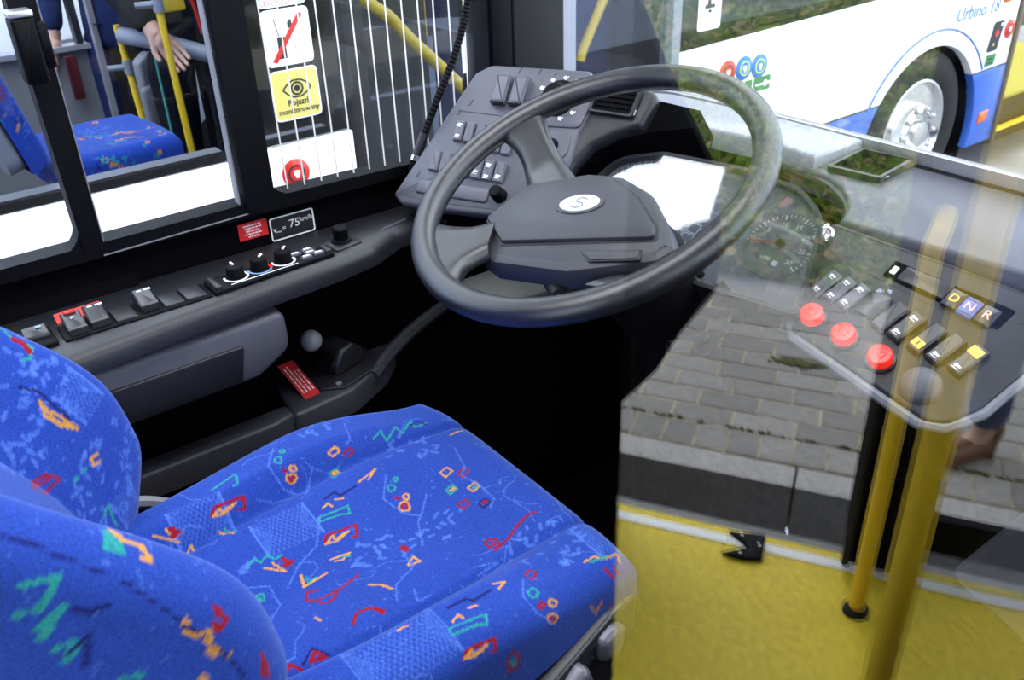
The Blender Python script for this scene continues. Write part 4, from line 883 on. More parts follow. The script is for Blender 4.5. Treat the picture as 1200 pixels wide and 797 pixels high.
PAL = {'r': (0.26, 0.004, 0.010), 'y': (0.55, 0.25, 0.035), 't': (0.02, 0.25, 0.24), 'l': (0.13, 0.25, 0.80), 'd': (0.006, 0.010, 0.11)}
BASE = np.array((0.016, 0.050, 0.31)); PALE = np.array((0.075, 0.165, 0.56))
def canvas(w_, h_, seed, motifs, pebbles, hatches, rand=0):
    # one pixel per millimetre: woven pattern in flat colours
    g = np.random.default_rng(seed); yy, xx = np.mgrid[0:h_, 0:w_].astype(float)
    img = np.empty((h_, w_, 3)); img[:] = BASE
    def stroke(pts, wd, col, al=1.0, rag=0.0):
        P_ = np.array(pts, float).reshape(-1, 2)
        if len(P_) == 1: P_ = np.vstack([P_, P_ + .5])
        x0, y0 = np.floor(P_.min(0) - wd - 4).astype(int); x1, y1 = np.ceil(P_.max(0) + wd + 4).astype(int)
        x0, y0 = max(x0, 0), max(y0, 0); x1, y1 = min(x1, w_), min(y1, h_)
        if x1 <= x0 or y1 <= y0: return
        X, Y = xx[y0:y1, x0:x1], yy[y0:y1, x0:x1]; D = np.full(X.shape, 1e9)
        for a, b_ in zip(P_, P_[1:]):
            d = b_ - a; L2 = max(d @ d, 1e-9); t = np.clip(((X - a[0]) * d[0] + (Y - a[1]) * d[1]) / L2, 0, 1)
            D = np.minimum(D, np.hypot(X - a[0] - t * d[0], Y - a[1] - t * d[1]))
        if rag: D = D + rag * (g.random(D.shape) - .5)
        mk = np.clip(wd / 2 + .5 - D, 0, 1)[..., None] * al
        img[y0:y1, x0:x1] = img[y0:y1, x0:x1] * (1 - mk) + np.array(col) * mk
    for cx, cy, r in pebbles:
        for k in range(int(r * r / 95)):
            a, q = g.random() * 6.283, r * math.sqrt(g.random()); px, py = cx + q * math.cos(a), cy + q * math.sin(a) * .8; t = g.random() * 3.14
            s = 2.5 + 2.5 * g.random(); stroke([(px - s * math.cos(t), py - s * math.sin(t)), (px + s * math.cos(t), py + s * math.sin(t))], 5.0, PALE, .62)
    for cx, cy, rx, ry in hatches:
        for k in range(-12, 13):
            for s in (1, -1):
                u = k * 7.0; a = (cx - rx + 0, cy); 
                p0 = np.array((cx + u - ry * .6 * s, cy - ry)); p1 = np.array((cx + u + ry * .6 * s, cy + ry))
                p0[0] = min(max(p0[0], cx - rx), cx + rx); p1[0] = min(max(p1[0], cx - rx), cx + rx); stroke([p0, p1], 1.4, PALE, .38)
    for k in range(int(w_ * h_ / 900)):
        px, py = g.random() * w_, g.random() * h_; stroke([(px, py), (px + g.normal() * 2, py + g.normal() * 2)], 1.8, PALE, .55)
    for k in range(int(w_ * h_ / 9000)):
        p = [np.array((g.random() * w_, g.random() * h_))]; a = g.random() * 6.28
        for j in range(5): a += g.normal() * .7; p.append(p[-1] + 13 * np.array((math.cos(a), math.sin(a))))
        stroke(p, 1.7, PALE, .6)
    for c, wd, p in motifs: stroke(p, {1.6: 2.2}.get(wd, wd * 1.12 + .7), PAL[c] if c != 'l' else PALE, 1.0 if c != 'l' else .7, .9)
    tpl = [m_ for m_ in SEAT_MOTIFS if m_[0] != 'l' and len(m_[2]) >= 6]
    for k in range(rand):                        # more motifs of the same weave where the photograph shows only some
        px, py = g.random() * w_, g.random() * h_; ang = g.random() * 6.28
        for j in range(2):
            c, wd, p = tpl[g.integers(len(tpl))]; P_ = np.array(p, float).reshape(-1, 2); P_ = (P_ - P_.mean(0)) * 1.25
            R_ = np.array(((math.cos(ang), -math.sin(ang)), (math.sin(ang), math.cos(ang)))); stroke(P_ @ R_.T + (px + j * 14, py + j * 10), 4.2, PAL[c], 1.0, .9)
    return img
def arcs(Pn):                                    # lengths along the cloth from its middle, both ways
    nv, nu = Pn.shape[:2]
    du = np.concatenate([np.zeros((nv, 1)), np.cumsum(np.linalg.norm(np.diff(Pn, axis=1), axis=2), 1)], 1); du -= du[:, nu // 2:nu // 2 + 1]
    dv = np.concatenate([np.zeros((1, nu)), np.cumsum(np.linalg.norm(np.diff(Pn, axis=0), axis=2), 0)], 0); dv -= dv[nv // 2:nv // 2 + 1, :]
    return du * 1000, dv * 1000
def cushion_mesh(name, fr, pos, img, cx, cy, nu, nv):
    # closed grid: pos(u,v) gives a point in frame fr; colours come from img, laid on like cloth about (cx, cy)
    u = np.linspace(-1, 1, nu); v = np.linspace(-1, 1, nv); Ug, Vg = np.meshgrid(u, v)
    X, Y, Z = pos(Ug, Vg)
    o_, x_, y_, n_ = (np.array(q) for q in (fr.o, fr.x, fr.y, fr.n))
    Pn = o_ + X[..., None] * x_ + Y[..., None] * y_ + Z[..., None] * n_
    px, py = arcs(Pn); ix = np.clip((px + cx).astype(int), 0, img.shape[1] - 1); iy = np.clip((py + cy).astype(int), 0, img.shape[0] - 1)
    col = img[iy, ix].reshape(-1, 3)
    co = Pn.reshape(-1, 3)
    ii = np.arange(nu * nv).reshape(nv, nu); q = np.stack([ii[:-1, :-1], ii[:-1, 1:], ii[1:, 1:], ii[1:, :-1]], -1).reshape(-1, 4)
    me = bpy.data.meshes.new(name); me.vertices.add(len(co)); me.loops.add(q.size); me.polygons.add(len(q))
    me.loops.foreach_set('vertex_index', q.reshape(-1).astype(np.int32)); me.polygons.foreach_set('loop_start', np.arange(len(q), dtype=np.int32) * 4)
    me.polygons.foreach_set('loop_total', np.full(len(q), 4, dtype=np.int32))
    return me, co, col
def finish(me, co, col, base, flip=False):
    me.vertices.foreach_set('co', (co - np.array(base)).reshape(-1)); me.update(); me.validate()
    if flip: me.flip_normals()
    a = me.color_attributes.new('pattern', 'FLOAT_COLOR', 'POINT'); a.data.foreach_set('color', np.concatenate([col, np.ones((len(col), 1))], 1).reshape(-1))
    return me
def sstep(a, b_, x): t = np.clip((x - a) / (b_ - a), 0, 1); return t * t * (3 - 2 * t)
def prof(u, half, rad, depth):                  # distance from the middle and drop at the edge for a rounded cushion side
    a = np.abs(u); flat_ = half - rad; k0, k1 = .80, .93
    off = np.where(a < k0, a / k0 * flat_, np.where(a < k1, flat_ + rad * np.sin((a - k0) / (k1 - k0) * math.pi / 2), half))
    drp = np.where(a < k0, 0, np.where(a < k1, rad * (1 - np.cos((a - k0) / (k1 - k0) * math.pi / 2)), rad + (depth - rad) * (a - k1) / (1 - k1)))
    return off * np.sign(u), drp
seat = thing('driver_seat', 'blue patterned driver seat with high side bolsters in front of the camera', 'seat', (0.35, 0.83, 0.28))
L0 = LOC[seat.name]
# cushion: X 0.10..0.615, Y 0.57..1.10
def cpos(u, v):
    x, dx = prof(u, 0.272, 0.036, 0.12); y, dy = prof(v, 0.257, 0.036, 0.125)
    ty = y / 0.255; tx = x / 0.272
    x = x - (0.010 + 0.016 * (ty > 0)) * sstep(.2, 1., tx) * np.abs(ty) ** 5 * np.sign(tx)          # front corners cut back
    y = y * (1 - 0.10 * sstep(-.1, -1., tx) * (ty < 0) - 0.065 * sstep(.2, 1., tx) * (ty < 0) - 0.07 * sstep(.35, 1.1, tx) * (ty > 0) - 0.20 * sstep(.35, -1., tx) * (ty > 0))
    bol = 0.034 * sstep(.56, .74, np.abs(ty)) * (1 - .9 * sstep(.0, .9, tx)) - 0.006 * np.exp(-((np.abs(ty) - .585) / .03) ** 2) - 0.012 * sstep(.5, .0, np.abs(ty)) * sstep(.8, .2, tx)
    z = bol - np.maximum(dx, dy) - 0.3 * np.minimum(dx, dy) * 0.2
    z = np.maximum(z, -0.068 - 0.045 * sstep(.9, -.9, tx)) - 0.006 * sstep(.5, 1., tx)
    return x, y, z
FC = F((0.352, 0.832, 0.805))
img = canvas(1000, 1000, 4, SEAT_MOTIFS, SEAT_PEB, SEAT_HATCH)
me, co, col = cushion_mesh('seat_cushion', FC, cpos, img, 500, 500, 400, 400)
seat_c = obj('seat_cushion', finish(me, co, col, L0), 'fabric', seat, 0)
for p in seat_c.data.polygons: p.use_smooth = True
# backrest: leans back, two bolsters reaching forward
FBk = F((0.135, 0.84, 0.80), (0, 1, 0), (-0.42, 0, 0.91))                      # x to the right, y up the back, normal forward
def bpos(u, v):
    x, dx = prof(u, 0.255, 0.05, 0.13); y, dy = prof(v, 0.34, 0.06, 0.11)
    y = y + 0.30; tx = x / 0.255; hy = y
    x = x * (1 - 0.20 * sstep(.35, .64, hy) ** 1.5)
    bl = (0.085 + 0.030 * np.exp(-((hy - .20) / .13) ** 2)) * sstep(.42, .86, np.abs(tx)) * (1 - .75 * sstep(.30, .62, hy)) * sstep(-.06, .10, hy)
    z = bl - 0.02 + 0.015 * np.exp(-((hy - .18) / .12) ** 2) - np.maximum(dx, dy) - 0.005 * np.exp(-((np.abs(tx) - .47) / .025) ** 2)
    return x, y, z
img2 = canvas(1000, 1100, 9, BACK_MOTIFS, BACK_PEB, BACK_HATCH, rand=22)
me, co, col = cushion_mesh('backrest', FBk, bpos, img2, 500, 550, 320, 360)
bk_ = obj('backrest', finish(me, co, col, L0), 'fabric', seat, 0)
for p in bk_.data.polygons: p.use_smooth = True
obj('back_shell', B().plate(FBk, rnd([(-0.24, -0.02), (0.24, -0.02), (0.20, 0.62), (-0.20, 0.62)], .06), -0.20, -0.09, .02), 'black', seat)
obj('seat_pan', B().plate(F((0.352, 0.832, 0)), rnd([(-0.26, -0.245), (0.245, -0.245), (0.245, 0.245), (-0.26, 0.245)], .05), 0.62, 0.735, .012), 'dark', seat)
obj('suspension_box', B().box(0.16, 0.52, 0.66, 1.02, 0.28, 0.62), 'black', seat)
FS = F((0.50, 0.574, 0.692), (0.985, 0.17, 0.0), (0, 0, 1))                       # right flank of the seat pan, normal to the aisle
obj('side_cover', B().plate(FS, rnd([(-0.26, -0.075), (0.06, -0.075), (0.112, -0.01), (0.112, 0.050), (0.06, 0.052), (-0.26, -0.02)], .012), -0.03, 0.006, .006), 'key', seat)
bt = obj('adjust_button', B().plate(FS, [(a - .020, b_ + .010) for a, b_ in rnd([(0.046, -0.010), (0.090, -0.010), (0.095, 0.022), (0.075, 0.032), (0.050, 0.026)], .010)], 0.004, 0.020, .007), 'keyhi', seat)
obj('symbol', line2(line2(B(), FS.at(0, 0, .020), [(0.042, 0.028), (0.044, 0.014), (0.058, 0.014)], .0025), FS.at(0, 0, .020), [(0.054, 0.020), (0.056, 0.028)], .002), 'armrest', bt)
lv_ = obj('adjust_lever', B().plate(FS, [(a - .016, b_ + .006) for a, b_ in rnd([(-0.050, -0.05), (0.016, -0.05), (0.024, -0.012), (0.010, 0.028), (-0.030, 0.006), (-0.052, -0.012)], .012)], 0.004, 0.026, .008), 'keyhi', seat); lv_['label'] = 'pale grey adjusting lever'
obj('symbol', line2(B(), FS.at(0, 0, .026), [(-0.016, -0.012), (-0.012, -0.030), (0.004, -0.030)], .0025), 'armrest', lv_)
sb = obj('belt_guide', B().tube(spline([(0.06, 1.130, 0.80), (0.16, 1.135, 0.775), (0.22, 1.128, 0.735), (0.24, 1.12, 0.69)], 5), 0.010, 8), 'greyrail', seat); sb['label'] = 'grey curved guide at the seat hinge'
# ================================================================ THE OTHER BUS, parked alongside to the left
BY = 2.60; BF = F((0, BY, 0), (1, 0, 0), (0, 0, 1))                             # normal towards us (-Y)
ob = thing('bus', 'white city bus with blue skirt parked alongside, seen through the side window', 'bus', (3.0, 3.8, -0.46))
ROAD = -0.46
wheel_c, arch_r, hub_c = (4.75, -0.10), 0.555, (4.76, -0.02)
def arc(c, r, a0, a1, n=20): return [(c[0] + r * math.cos(math.radians(a0 + (a1 - a0) * i / n)), c[1] + r * math.sin(math.radians(a0 + (a1 - a0) * i / n))) for i in range(n + 1)]
def body(pts, name, m, c0=-0.05, c1=0.0, bev=0.004, par=ob): return obj(name, B().plate(BF, pts, c0, c1, bev), m, par)
body(rnd([(-3.0, 0.232), (0.93, 0.232), (0.93, 0.725), (-3.0, 0.722)], [0, .0, .012, 0]), 'side_panel', 'buswhite')
body(rnd([(0.96, 0.232), (1.305, 0.232), (1.305, 0.737), (0.96, 0.733)], [0, 0, 0.0, .012]), 'side_panel', 'buswhite')
body([(-3.0, -0.30), (0.93, -0.30), (0.93, 0.228), (-3.0, 0.228)], 'skirt_panel', 'busblue'); body([(0.96, -0.30), (1.305, -0.30), (1.305, 0.228), (0.96, 0.228)], 'skirt_panel', 'busblue')
xa = math.degrees(math.asin((0.232 - wheel_c[1]) / arch_r)); xr = arch_r * math.cos(math.radians(xa))
body([(2.79, 0.232), (wheel_c[0] - xr, 0.232)] + arc(wheel_c, arch_r, 180 - xa, xa)[1:-1] + [(wheel_c[0] + xr, 0.232), (5.56, 0.238), (5.56, 0.80), (2.79, 0.742)], 'side_panel', 'buswhite')
body([(2.79, -0.30), (wheel_c[0] - 0.52, -0.30)] + arc(wheel_c, arch_r, 201, 180 - xa, 8)[1:] + [(2.79, 0.228)], 'skirt_panel', 'busblue')
body([(5.57, -0.22), (5.57, 0.234)] + arc(wheel_c, arch_r, xa, -12, 8), 'skirt_panel', 'busblue')
body([(5.56, 0.80), (2.79, 0.742), (2.79, 0.750), (5.56, 0.808)], 'window_seal', 'black', -0.03, 0.003)
# black lips, arch line, upper band
ap = arc(wheel_c, arch_r + 0.085, 150, 33, 30)
obj('arch_line', B().tube([BF.p(a, b_, 0.001) for a, b_ in ap], 0.006, 6), 'busblue', ob)
obj('skirt_line', B().plate(BF, [(2.79, 0.2275), (4.30, 0.2275), (4.30, 0.2345), (2.79, 0.2345)], 0.0, .002).plate(BF, [(5.20, 0.2305), (5.56, 0.2355), (5.56, 0.2425), (5.20, 0.2375)], 0, .002), 'ink', ob)
obj('wheel_well', B().plate(BF, arc(wheel_c, arch_r + .02, 0, 352, 30), -0.55, -0.50).frame(BF, circ(*wheel_c, arch_r + .03, 32), circ(*wheel_c, arch_r, 32), -0.5, -0.045), 'void', ob)
GW = F((hub_c[0], BY + 0.06, hub_c[1]), (1, 0, 0), (0, 0, 1))
ty = obj('tyre', B().lathe(GW, [(0.29, -0.28), (0.43, -0.28), (0.45, -0.25), (0.45, -0.02), (0.435, 0.012), (0.38, 0.030), (0.31, 0.018), (0.285, 0.0), (0.285, -0.28)], 48), 'rubber', ob)
rm = obj('wheel_rim', B().lathe(GW, [(0.288, -0.02), (0.292, 0.012), (0.280, 0.014), (0.262, -0.01), (0.245, -0.05), (0.175, -0.085), (0.165, -0.03), (0.155, 0.03), (0.125, 0.045), (0.120, 0.02), (0.075, 0.018), (0.07, 0.06), (0.0, 0.07)], 40), 'chrome', ob)
for k in range(10):
    t = 6.283 * k / 10; obj('wheel_nut', B().lathe(GW.at(0.140 * math.cos(t), 0.140 * math.sin(t), 0.036), [(0, 0), (.016, 0), (.016, .018), (.010, .026), (0, .028)], 8), 'alu', rm)
for k in range(8):
    t = 6.283 * (k + .5) / 8; obj('hand_hole', B().lathe(GW.at(0.212 * math.cos(t), 0.212 * math.sin(t), -0.064), [(0, 0), (.026, 0), (.024, .008), (0, .008)], 10), 'ink', rm)
# posts and window bands
for a, b0, b1, w_, m in ((0.945, -0.3, 2.3, .022, 'ink'), (1.345, -0.3, 2.3, .07, 'darkgrey'), (2.21, -0.3, 2.3, .06, 'postgrey'), (2.765, -0.3, 2.3, .05, 'postgrey'), (1.80, -0.3, 2.3, .05, 'ink')):
    obj('post', B().plate(BF, rect(a - w_ / 2, a + w_ / 2, b0, b1), -0.06, 0.006, .004), m, ob)
for a0, a1, z0 in ((-3.0, 0.93, 0.728), (0.96, 1.305, 0.74), (1.385, 1.775, -0.2), (1.825, 2.175, -0.2), (2.245, 2.735, -0.2), (2.795, 5.55, 0.75)):
    obj('window_glass', B().plate(BF, rect(a0, a1, z0, 2.2), -0.03, -0.024), 'busglass', ob)
obj('rubber_ledge', B().tube([(-3, BY + .03, 0.735), (0.93, BY + .03, 0.742)], 0.016, 8), 'black', ob); obj('rubber_ledge', B().tube([(0.97, BY + .03, 0.75), (1.30, BY + .03, 0.752)], 0.012, 8), 'black', ob)
# rear door opening at the far right
obj('post', B().plate(BF, [(5.565, -0.25), (5.62, -0.25), (5.62, 1.6), (5.565, 1.6)], -0.06, 0.006, .004), 'ink', ob)
obj('door_step', B().box(5.60, 7.2, BY + .02, BY + .6, -0.26, -0.18), 'black', ob)
o = obj('step_edge', B().box(5.60, 7.2, BY, BY + .03, -0.19, -0.172), 'brightyellow', ob); obj('door_floor', B().box(5.60, 7.2, BY + .05, BY + 1.6, -0.02, 0.0), 'floor', ob); obj('riser', B().box(5.60, 7.2, BY + .05, BY + .07, -0.18, -0.02), 'black', ob)
obj('grab_pole', B().tube([(5.68, BY + .12, 0.0), (5.62, BY + .10, 1.7)], 0.02, 10), 'yellow', ob)
obj('door_glass', B().plate(BF, rect(5.63, 7.2, -0.1, 1.9), -0.012, -0.006), 'busglass', ob)
# interior
obj('floor_slab', B().box(-3.0, 4.10, BY + 0.06, 5.0, -0.10, 0.0), 'busgrey', ob)
obj('roof', B().box(1.30, 2.80, BY + .02, 5.0, 2.28, 2.32), 'buswhite', ob); obj('roof', B().box(5.57, 7.2, BY + .02, 5.0, 2.0, 2.05), 'buswhite', ob)  # partial roofs, added only to shade the two door areas
obj('inner_ledge', B().box(-3.0, 0.93, BY + 0.06, BY + 0.22, 0.60, 0.715).box(0.96, 1.30, BY + 0.06, BY + 0.22, 0.60, 0.715), 'busgrey', ob)
obj('inner_wall', B().box(-3.0, 1.30, BY + 0.06, BY + 0.08, 0.0, 0.60).box(2.80, 4.10, BY + 0.06, BY + 0.08, 0.0, 0.70), 'busgrey', ob)
far = B().box(-3.0, 0.95, 4.02, 4.06, 0.0, 0.845)
obj('far_wall', far, 'busgrey', ob)
obj('far_wall', B().box(5.0, 9.0, 4.02, 4.06, -0.2, 2.2), 'ink', ob)  # black sheet added to darken the view through the rear door
obj('far_sill', B().box(-3.0, 0.95, 3.99, 4.06, 0.845, 0.865), 'alu', ob)
for a0, a1 in ((0.86, 0.885), (0.02, 0.05)): obj('far_post', B().box(a0 - .0, a1, 4.0, 4.06, 0.86, 2.2), 'ink', ob)
obj('far_post', B().box(0.905, 0.925, 3.90, 3.94, 0.0, 2.2), 'alu', ob)
obj('partition', B().box(0.955, 1.06, 3.90, 3.94, 0.0, 2.2), 'darkgrey', ob)
obj('black_backing', B().box(2.82, 5.5, 3.0, 3.04, 0.0, 2.2), 'void', ob); obj('black_backing', B().box(1.30, 1.34, BY + .3, 4.0, 0.0, 2.2), 'void', ob)  # black sheets standing in for the dark of the cabin
obj('navy_backing', B().box(2.45, 3.4, 3.06, 3.09, 0.0, 2.2), 'navy', ob); obj('navy_backing', B().box(2.05, 2.44, 3.45, 3.48, 0.0, 2.2), 'navy', ob); obj('far_wall', B().box(1.36, 2.8, 3.96, 4.0, 0.0, 1.6), 'darkgrey', ob)  # navy sheets for dim interior and navy clothing; far wall darkened likewise
lb = obj('reflector', B().plate(F((0.815, 3.985, 0.745), (1, 0, 0), (0, 0, 1)), rect(-.022, .022, -.085, .085, .006), 0, .008, .003), mat('dark_red_reflector', (0.06, 0.004, 0.008), 0.3), ob); lb['label'] = 'dark red upright reflector on the inner wall'
RAIL = [(1.56, 2.98, 1.30), (1.582, 2.98, 1.089), (1.63, 2.98, 1.03), (1.69, 2.98, 0.985), (1.769, 2.98, 0.897), (1.889, 2.98, 0.779), (2.026, 2.98, 0.64), (2.14, 2.98, 0.53)]
# door area of the other bus: grey step boxes, a dark sheet for the dim interior, yellow rails
obj('step_box', B().box(1.45, 2.7, 3.1, 3.9, 0.0, 0.34), 'busgrey', ob)
obj('heater_box', B().box(1.95, 2.10, 3.35, 3.8, 0.34, 0.80), 'postgrey', ob)
obj('dark_backing', B().box(1.70, 2.04, 3.30, 3.33, 0.20, 1.5), 'ink', ob)
obj('rail', B().tube(spline(RAIL, 6), 0.023, 12), 'brightyellow', ob)
obj('rail', B().tube([(2.438, 2.80, 0.735), (2.451, 2.80, 0.775), (2.556, 2.80, 0.95), (2.72, 2.80, 1.25)], 0.019, 12), 'brightyellow', ob)
obj('grab_pole', B().tube([(2.10, 3.42, 0.0), (2.10, 3.42, 2.2)], 0.016, 10), 'yellow', ob)
obj('rail', B().tube(spline([(2.40, 3.40, 0.62), (2.36, 3.40, 0.75), (2.43, 3.40, 0.86), (2.52, 3.40, 0.88)], 5), 0.016, 10), 'yellow', ob)
# decals and stickers
def round_emblem(label_, a, b_, r, m, ring, inner, fr=BF):
    e = obj('emblem', B().lathe(fr.at(a, b_), [(0, 0), (r, 0), (r, .003), (r * .92, .006), (0, .006)], 28), m, ob); e['label'] = label_
    obj('ring', B().frame(fr.at(a, b_, .006), circ(0, 0, r * .62, 24), circ(0, 0, r * .50, 24), 0, .002), ring, e)
    obj('centre', B().plate(fr.at(a, b_, .006), circ(0, 0, r * .50, 24), 0, .0015), inner, e)
    g = fr.at(a, b_, .0078)
    obj('symbol', B().plate(g, rect(-r * .22, r * .22, -r * .12, r * .22, r * .05), 0, .001).plate(g, rect(-r * .1, r * .14, -r * .30, -r * .1), 0, .001), 'white', e)
round_emblem('red round emblem on the white panel', 1.092, 0.648, 0.046, 'emblemred', 'ink', 'emblemred')
round_emblem('orange red round emblem behind the wheel rim', 3.093, 0.610, 0.052, 'emblemred', 'ink', 'emblemred')
round_emblem('light blue round emblem with wheelchair-like mark', 3.198, 0.611, 0.052, 'emblemblue', 'lime', 'emblemblue')
round_emblem('light blue round emblem at the right', 3.301, 0.603, 0.052, 'emblemblue', 'lime', 'emblemblue')
round_emblem('red round emblem beside the rear door', 5.50, 0.44, 0.052, 'emblemred', 'ink', 'emblemred')
gp = obj('green_decal', B().plate(BF, rnd([(3.275, 0.515), (3.30, 0.492), (3.385, 0.490), (3.385, 0.555), (3.275, 0.552)], .008), 0, .003), 'green', ob)
obj('print', B().plate(BF, circ(3.350, 0.522, .014, 14), .003, .005).plate(BF, rect(3.36, 3.378, .517, .527), .003, .005).plate(BF, rect(3.285, 3.33, .516, .524), .003, .005), 'white', gp)
body(rnd([(3.215, 0.515), (3.262, 0.515), (3.262, 0.552), (3.215, 0.552)], .006), 'green_decal', 'green', 0, .003, 0)
bl = obj('black_decal', B().plate(BF, rnd([(5.29, 0.335), (5.40, 0.338), (5.43, 0.50), (5.32, 0.50)], .02), 0, .003), 'ink', ob)
obj('print', B().plate(BF, circ(5.365, 0.435, .022, 5), .003, .005), 'emblemred', bl); obj('print', B().plate(BF, circ(5.35, 0.375, .010, 4), .003, .005), 'paleyellow', bl); obj('print', B().plate(BF, circ(5.40, 0.48, .010, 6), .003, .005), 'white', bl)
gd = body(rnd([(5.30, 0.255), (5.40, 0.258), (5.41, 0.320), (5.31, 0.318)], .006), 'green_decal', 'green', 0, .003, 0)
obj('print', B().plate(BF, rect(5.325, 5.385, .268, .276), .003, .004).plate(BF, rect(5.325, 5.375, .29, .30), .003, .004), 'ink', gd)
obj('indicator_lamp', B().plate(BF, rect(5.36, 5.48, 0.60, 0.68, .02), 0, .02, .01), 'orange', ob)
obj('side_reflector', B().plate(BF, rnd([(5.36, -0.085), (5.455, -0.078), (5.46, -0.015), (5.365, -0.022)], .006), 0, .012, .004), 'orange', ob)
text('lettering', BF, 'Urbino 18', 0.105, 'emblemblue', ob, 5.11, 0.590, 0.001, shear=0.15, depth=.001)
ad = obj('arrow_mark', B().plate(BF, [(0.900, 0.680), (0.915, 0.694), (0.915, 0.685), (0.93, 0.685), (0.93, 0.675), (0.915, 0.675), (0.915, 0.666)], 0.004, .006), 'emblemred', ob)
SF = BF.at(0, 0, -0.023)                                                        # the outer face of the window glass
s0 = obj('sticker', B().plate(SF, rect(1.064, 1.215, 1.136, 1.290, .018, 5), 0, .001), 'white', ob); obj('border', B().frame(SF, rect(1.068, 1.211, 1.140, 1.286, .016, 5), rect(1.0705, 1.2085, 1.1425, 1.2835, .015, 5), .001, .0016), 'paleblue', s0)
text('lettering', SF, 'zabronione', 0.026, 'emblemred', s0, 1.140, 1.152, .001)
s1 = obj('sticker', B().plate(SF, rect(1.066, 1.217, 0.969, 1.130, .018, 5), 0, .001), 'white', ob); s1['label'] = 'white sticker of a black telephone crossed by a red bar'
obj('phone', B().plate(SF, rect(1.108, 1.132, 0.990, 1.052), .001, .0018).plate(SF, [(1.114, 1.052), (1.1165, 1.052), (1.107, 1.102), (1.104, 1.102)], .001, .0018).plate(SF, [(1.146, 1.074), (1.146, 1.090), (1.152, 1.098), (1.160, 1.098), (1.160, 1.074)], .001, .0018), 'ink', s1)
obj('wire', line2(B(), SF.at(0, 0, .001), [(1.142, 1.070), (1.172, 0.992)], .0015), 'ink', s1)
obj('red_bar', B().plate(SF, [(1.084, 0.985), (1.098, 0.979), (1.196, 1.108), (1.184, 1.116)], .001, .0024), 'emblemred', s1)
s2 = obj('sticker', B().plate(SF, rect(1.066, 1.220, 0.806, 0.957, .018, 5), 0, .001), 'white', ob); s2['label'] = 'pale yellow sticker with a black eye and lettering'
obj('yellow_field', B().plate(SF, rect(1.070, 1.216, 0.810, 0.953, .016, 5), .001, .0016), 'paleyellow', s2)
up_ = [(-.046, 0), (-.03, .016), (-.012, .025), (.012, .025), (.03, .016), (.046, 0)]
g = SF.at(1.147, 0.898, .0016)
bb = B(); line2(bb, g, up_, .005); line2(bb, g, [(x, -y) for x, y in up_], .005); bb.frame(g, circ(0, 0, .021, 20), circ(0, 0, .015, 20), 0, .0008); bb.plate(g, circ(0, 0, .010, 16), 0, .0008)
obj('eye', bb, 'ink', s2); text('lettering', SF, 'Pojazd', 0.026, 'ink', s2, 1.145, 0.857, .0018, bold=.0006); text('lettering', SF, 'monitorowany', 0.0225, 'ink', s2, 1.145, 0.833, .0018, bold=.0006)
s3 = obj('sticker', B().plate(SF, rect(2.912, 3.048, 0.80, 1.02, .015, 4), 0, .001), 'white', ob); s3['label'] = 'white sticker with a black mark at the window band'
obj('print', B().plate(SF, rect(2.965, 2.985, 0.90, 1.0), .001, .002).plate(SF, rect(2.95, 3.01, 0.885, 0.90), .001, .002).plate(SF, rect(2.972, 2.99, 0.868, 0.880), .001, .002), 'ink', s3)
ps = obj('paper_notice', B().plate(SF, rect(1.755, 1.838, 0.835, 0.99, .004), 0, .001), 'white', ob); ps['label'] = 'white paper notice at the door pane'
rr = random.Random(2); bb = B()
for i in range(14):
    x = 1.768
    while x < 1.822: d = rr.uniform(.004, .012); bb.plate(SF, rect(x, x + d, .85 + i * .009, .8528 + i * .009), .001, .0014); x += d + .004
stuff(obj('print', bb, 'paleblue', ps))
# passenger seats and poles inside: things of their own
img3 = canvas(600, 700, 21, [], [(150, 200, 90), (300, 350, 90)], [(250, 250, 80, 60)], rand=70)
def pass_seat(label, x, y, yaw, grp='passenger seats in the parked bus'):
    t = thing('passenger_seat', label, 'seat', (x, y, 0.0), grp); L = LOC[t.name]; cy, sy = math.cos(yaw), math.sin(yaw)
    fr = F((x, y, 0.74), (cy, sy, 0), (-sy, cy, 0))
    def sp(u, v):
        a, da = prof(u, .21, .04, .09); b_, db_ = prof(v, .21, .04, .09); a = a * (1 - .12 * (b_ / .21) ** 2); b_ = b_ * (1 - .12 * (a / .21) ** 2); return a, b_, -np.maximum(da, db_) + .01 * (b_ / .21) ** 2
    me, co, col = cushion_mesh('cushion', fr, sp, img3, 300, 300, 160, 160); o = obj('cushion', finish(me, co, col, L), 'fabric', t, 0)
    f2 = F(fr.p(-0.21, 0, 0.02), fr.y, Vector((-.25 * cy, -.25 * sy, 1)))
    def sp2(u, v):
        a, da = prof(u, .205, .04, .07); b_, db_ = prof(v, .31, .05, .07); a = a * (1 - .2 * sstep(.1, .31, b_)); return a, b_ + .30, -np.maximum(da, db_)
    me, co, col = cushion_mesh('backrest', f2, sp2, img3, 300, 350, 100, 120); obj('backrest', finish(me, co, col, L), 'fabric', t, 0)
    for q in t.children:
        for p in q.data.polygons: p.use_smooth = True
    obj('shell', B().plate(f2, rnd([(-.2, 0), (.2, 0), (.16, .6), (-.16, .6)], .05), -.12, -.07, .01), 'greyrail', t)
    obj('pedestal', B().tube([(x, y, 0.0), (x, y, 0.66)], 0.05, 12), 'busgrey', t)
    return t
pass_seat('blue patterned seat cushion in the bus, right of the black window bar', 0.665, 3.11, math.radians(5))
pass_seat('blue passenger seat with its backrest edge showing left of the window bar', -0.12, 3.05, math.radians(2))
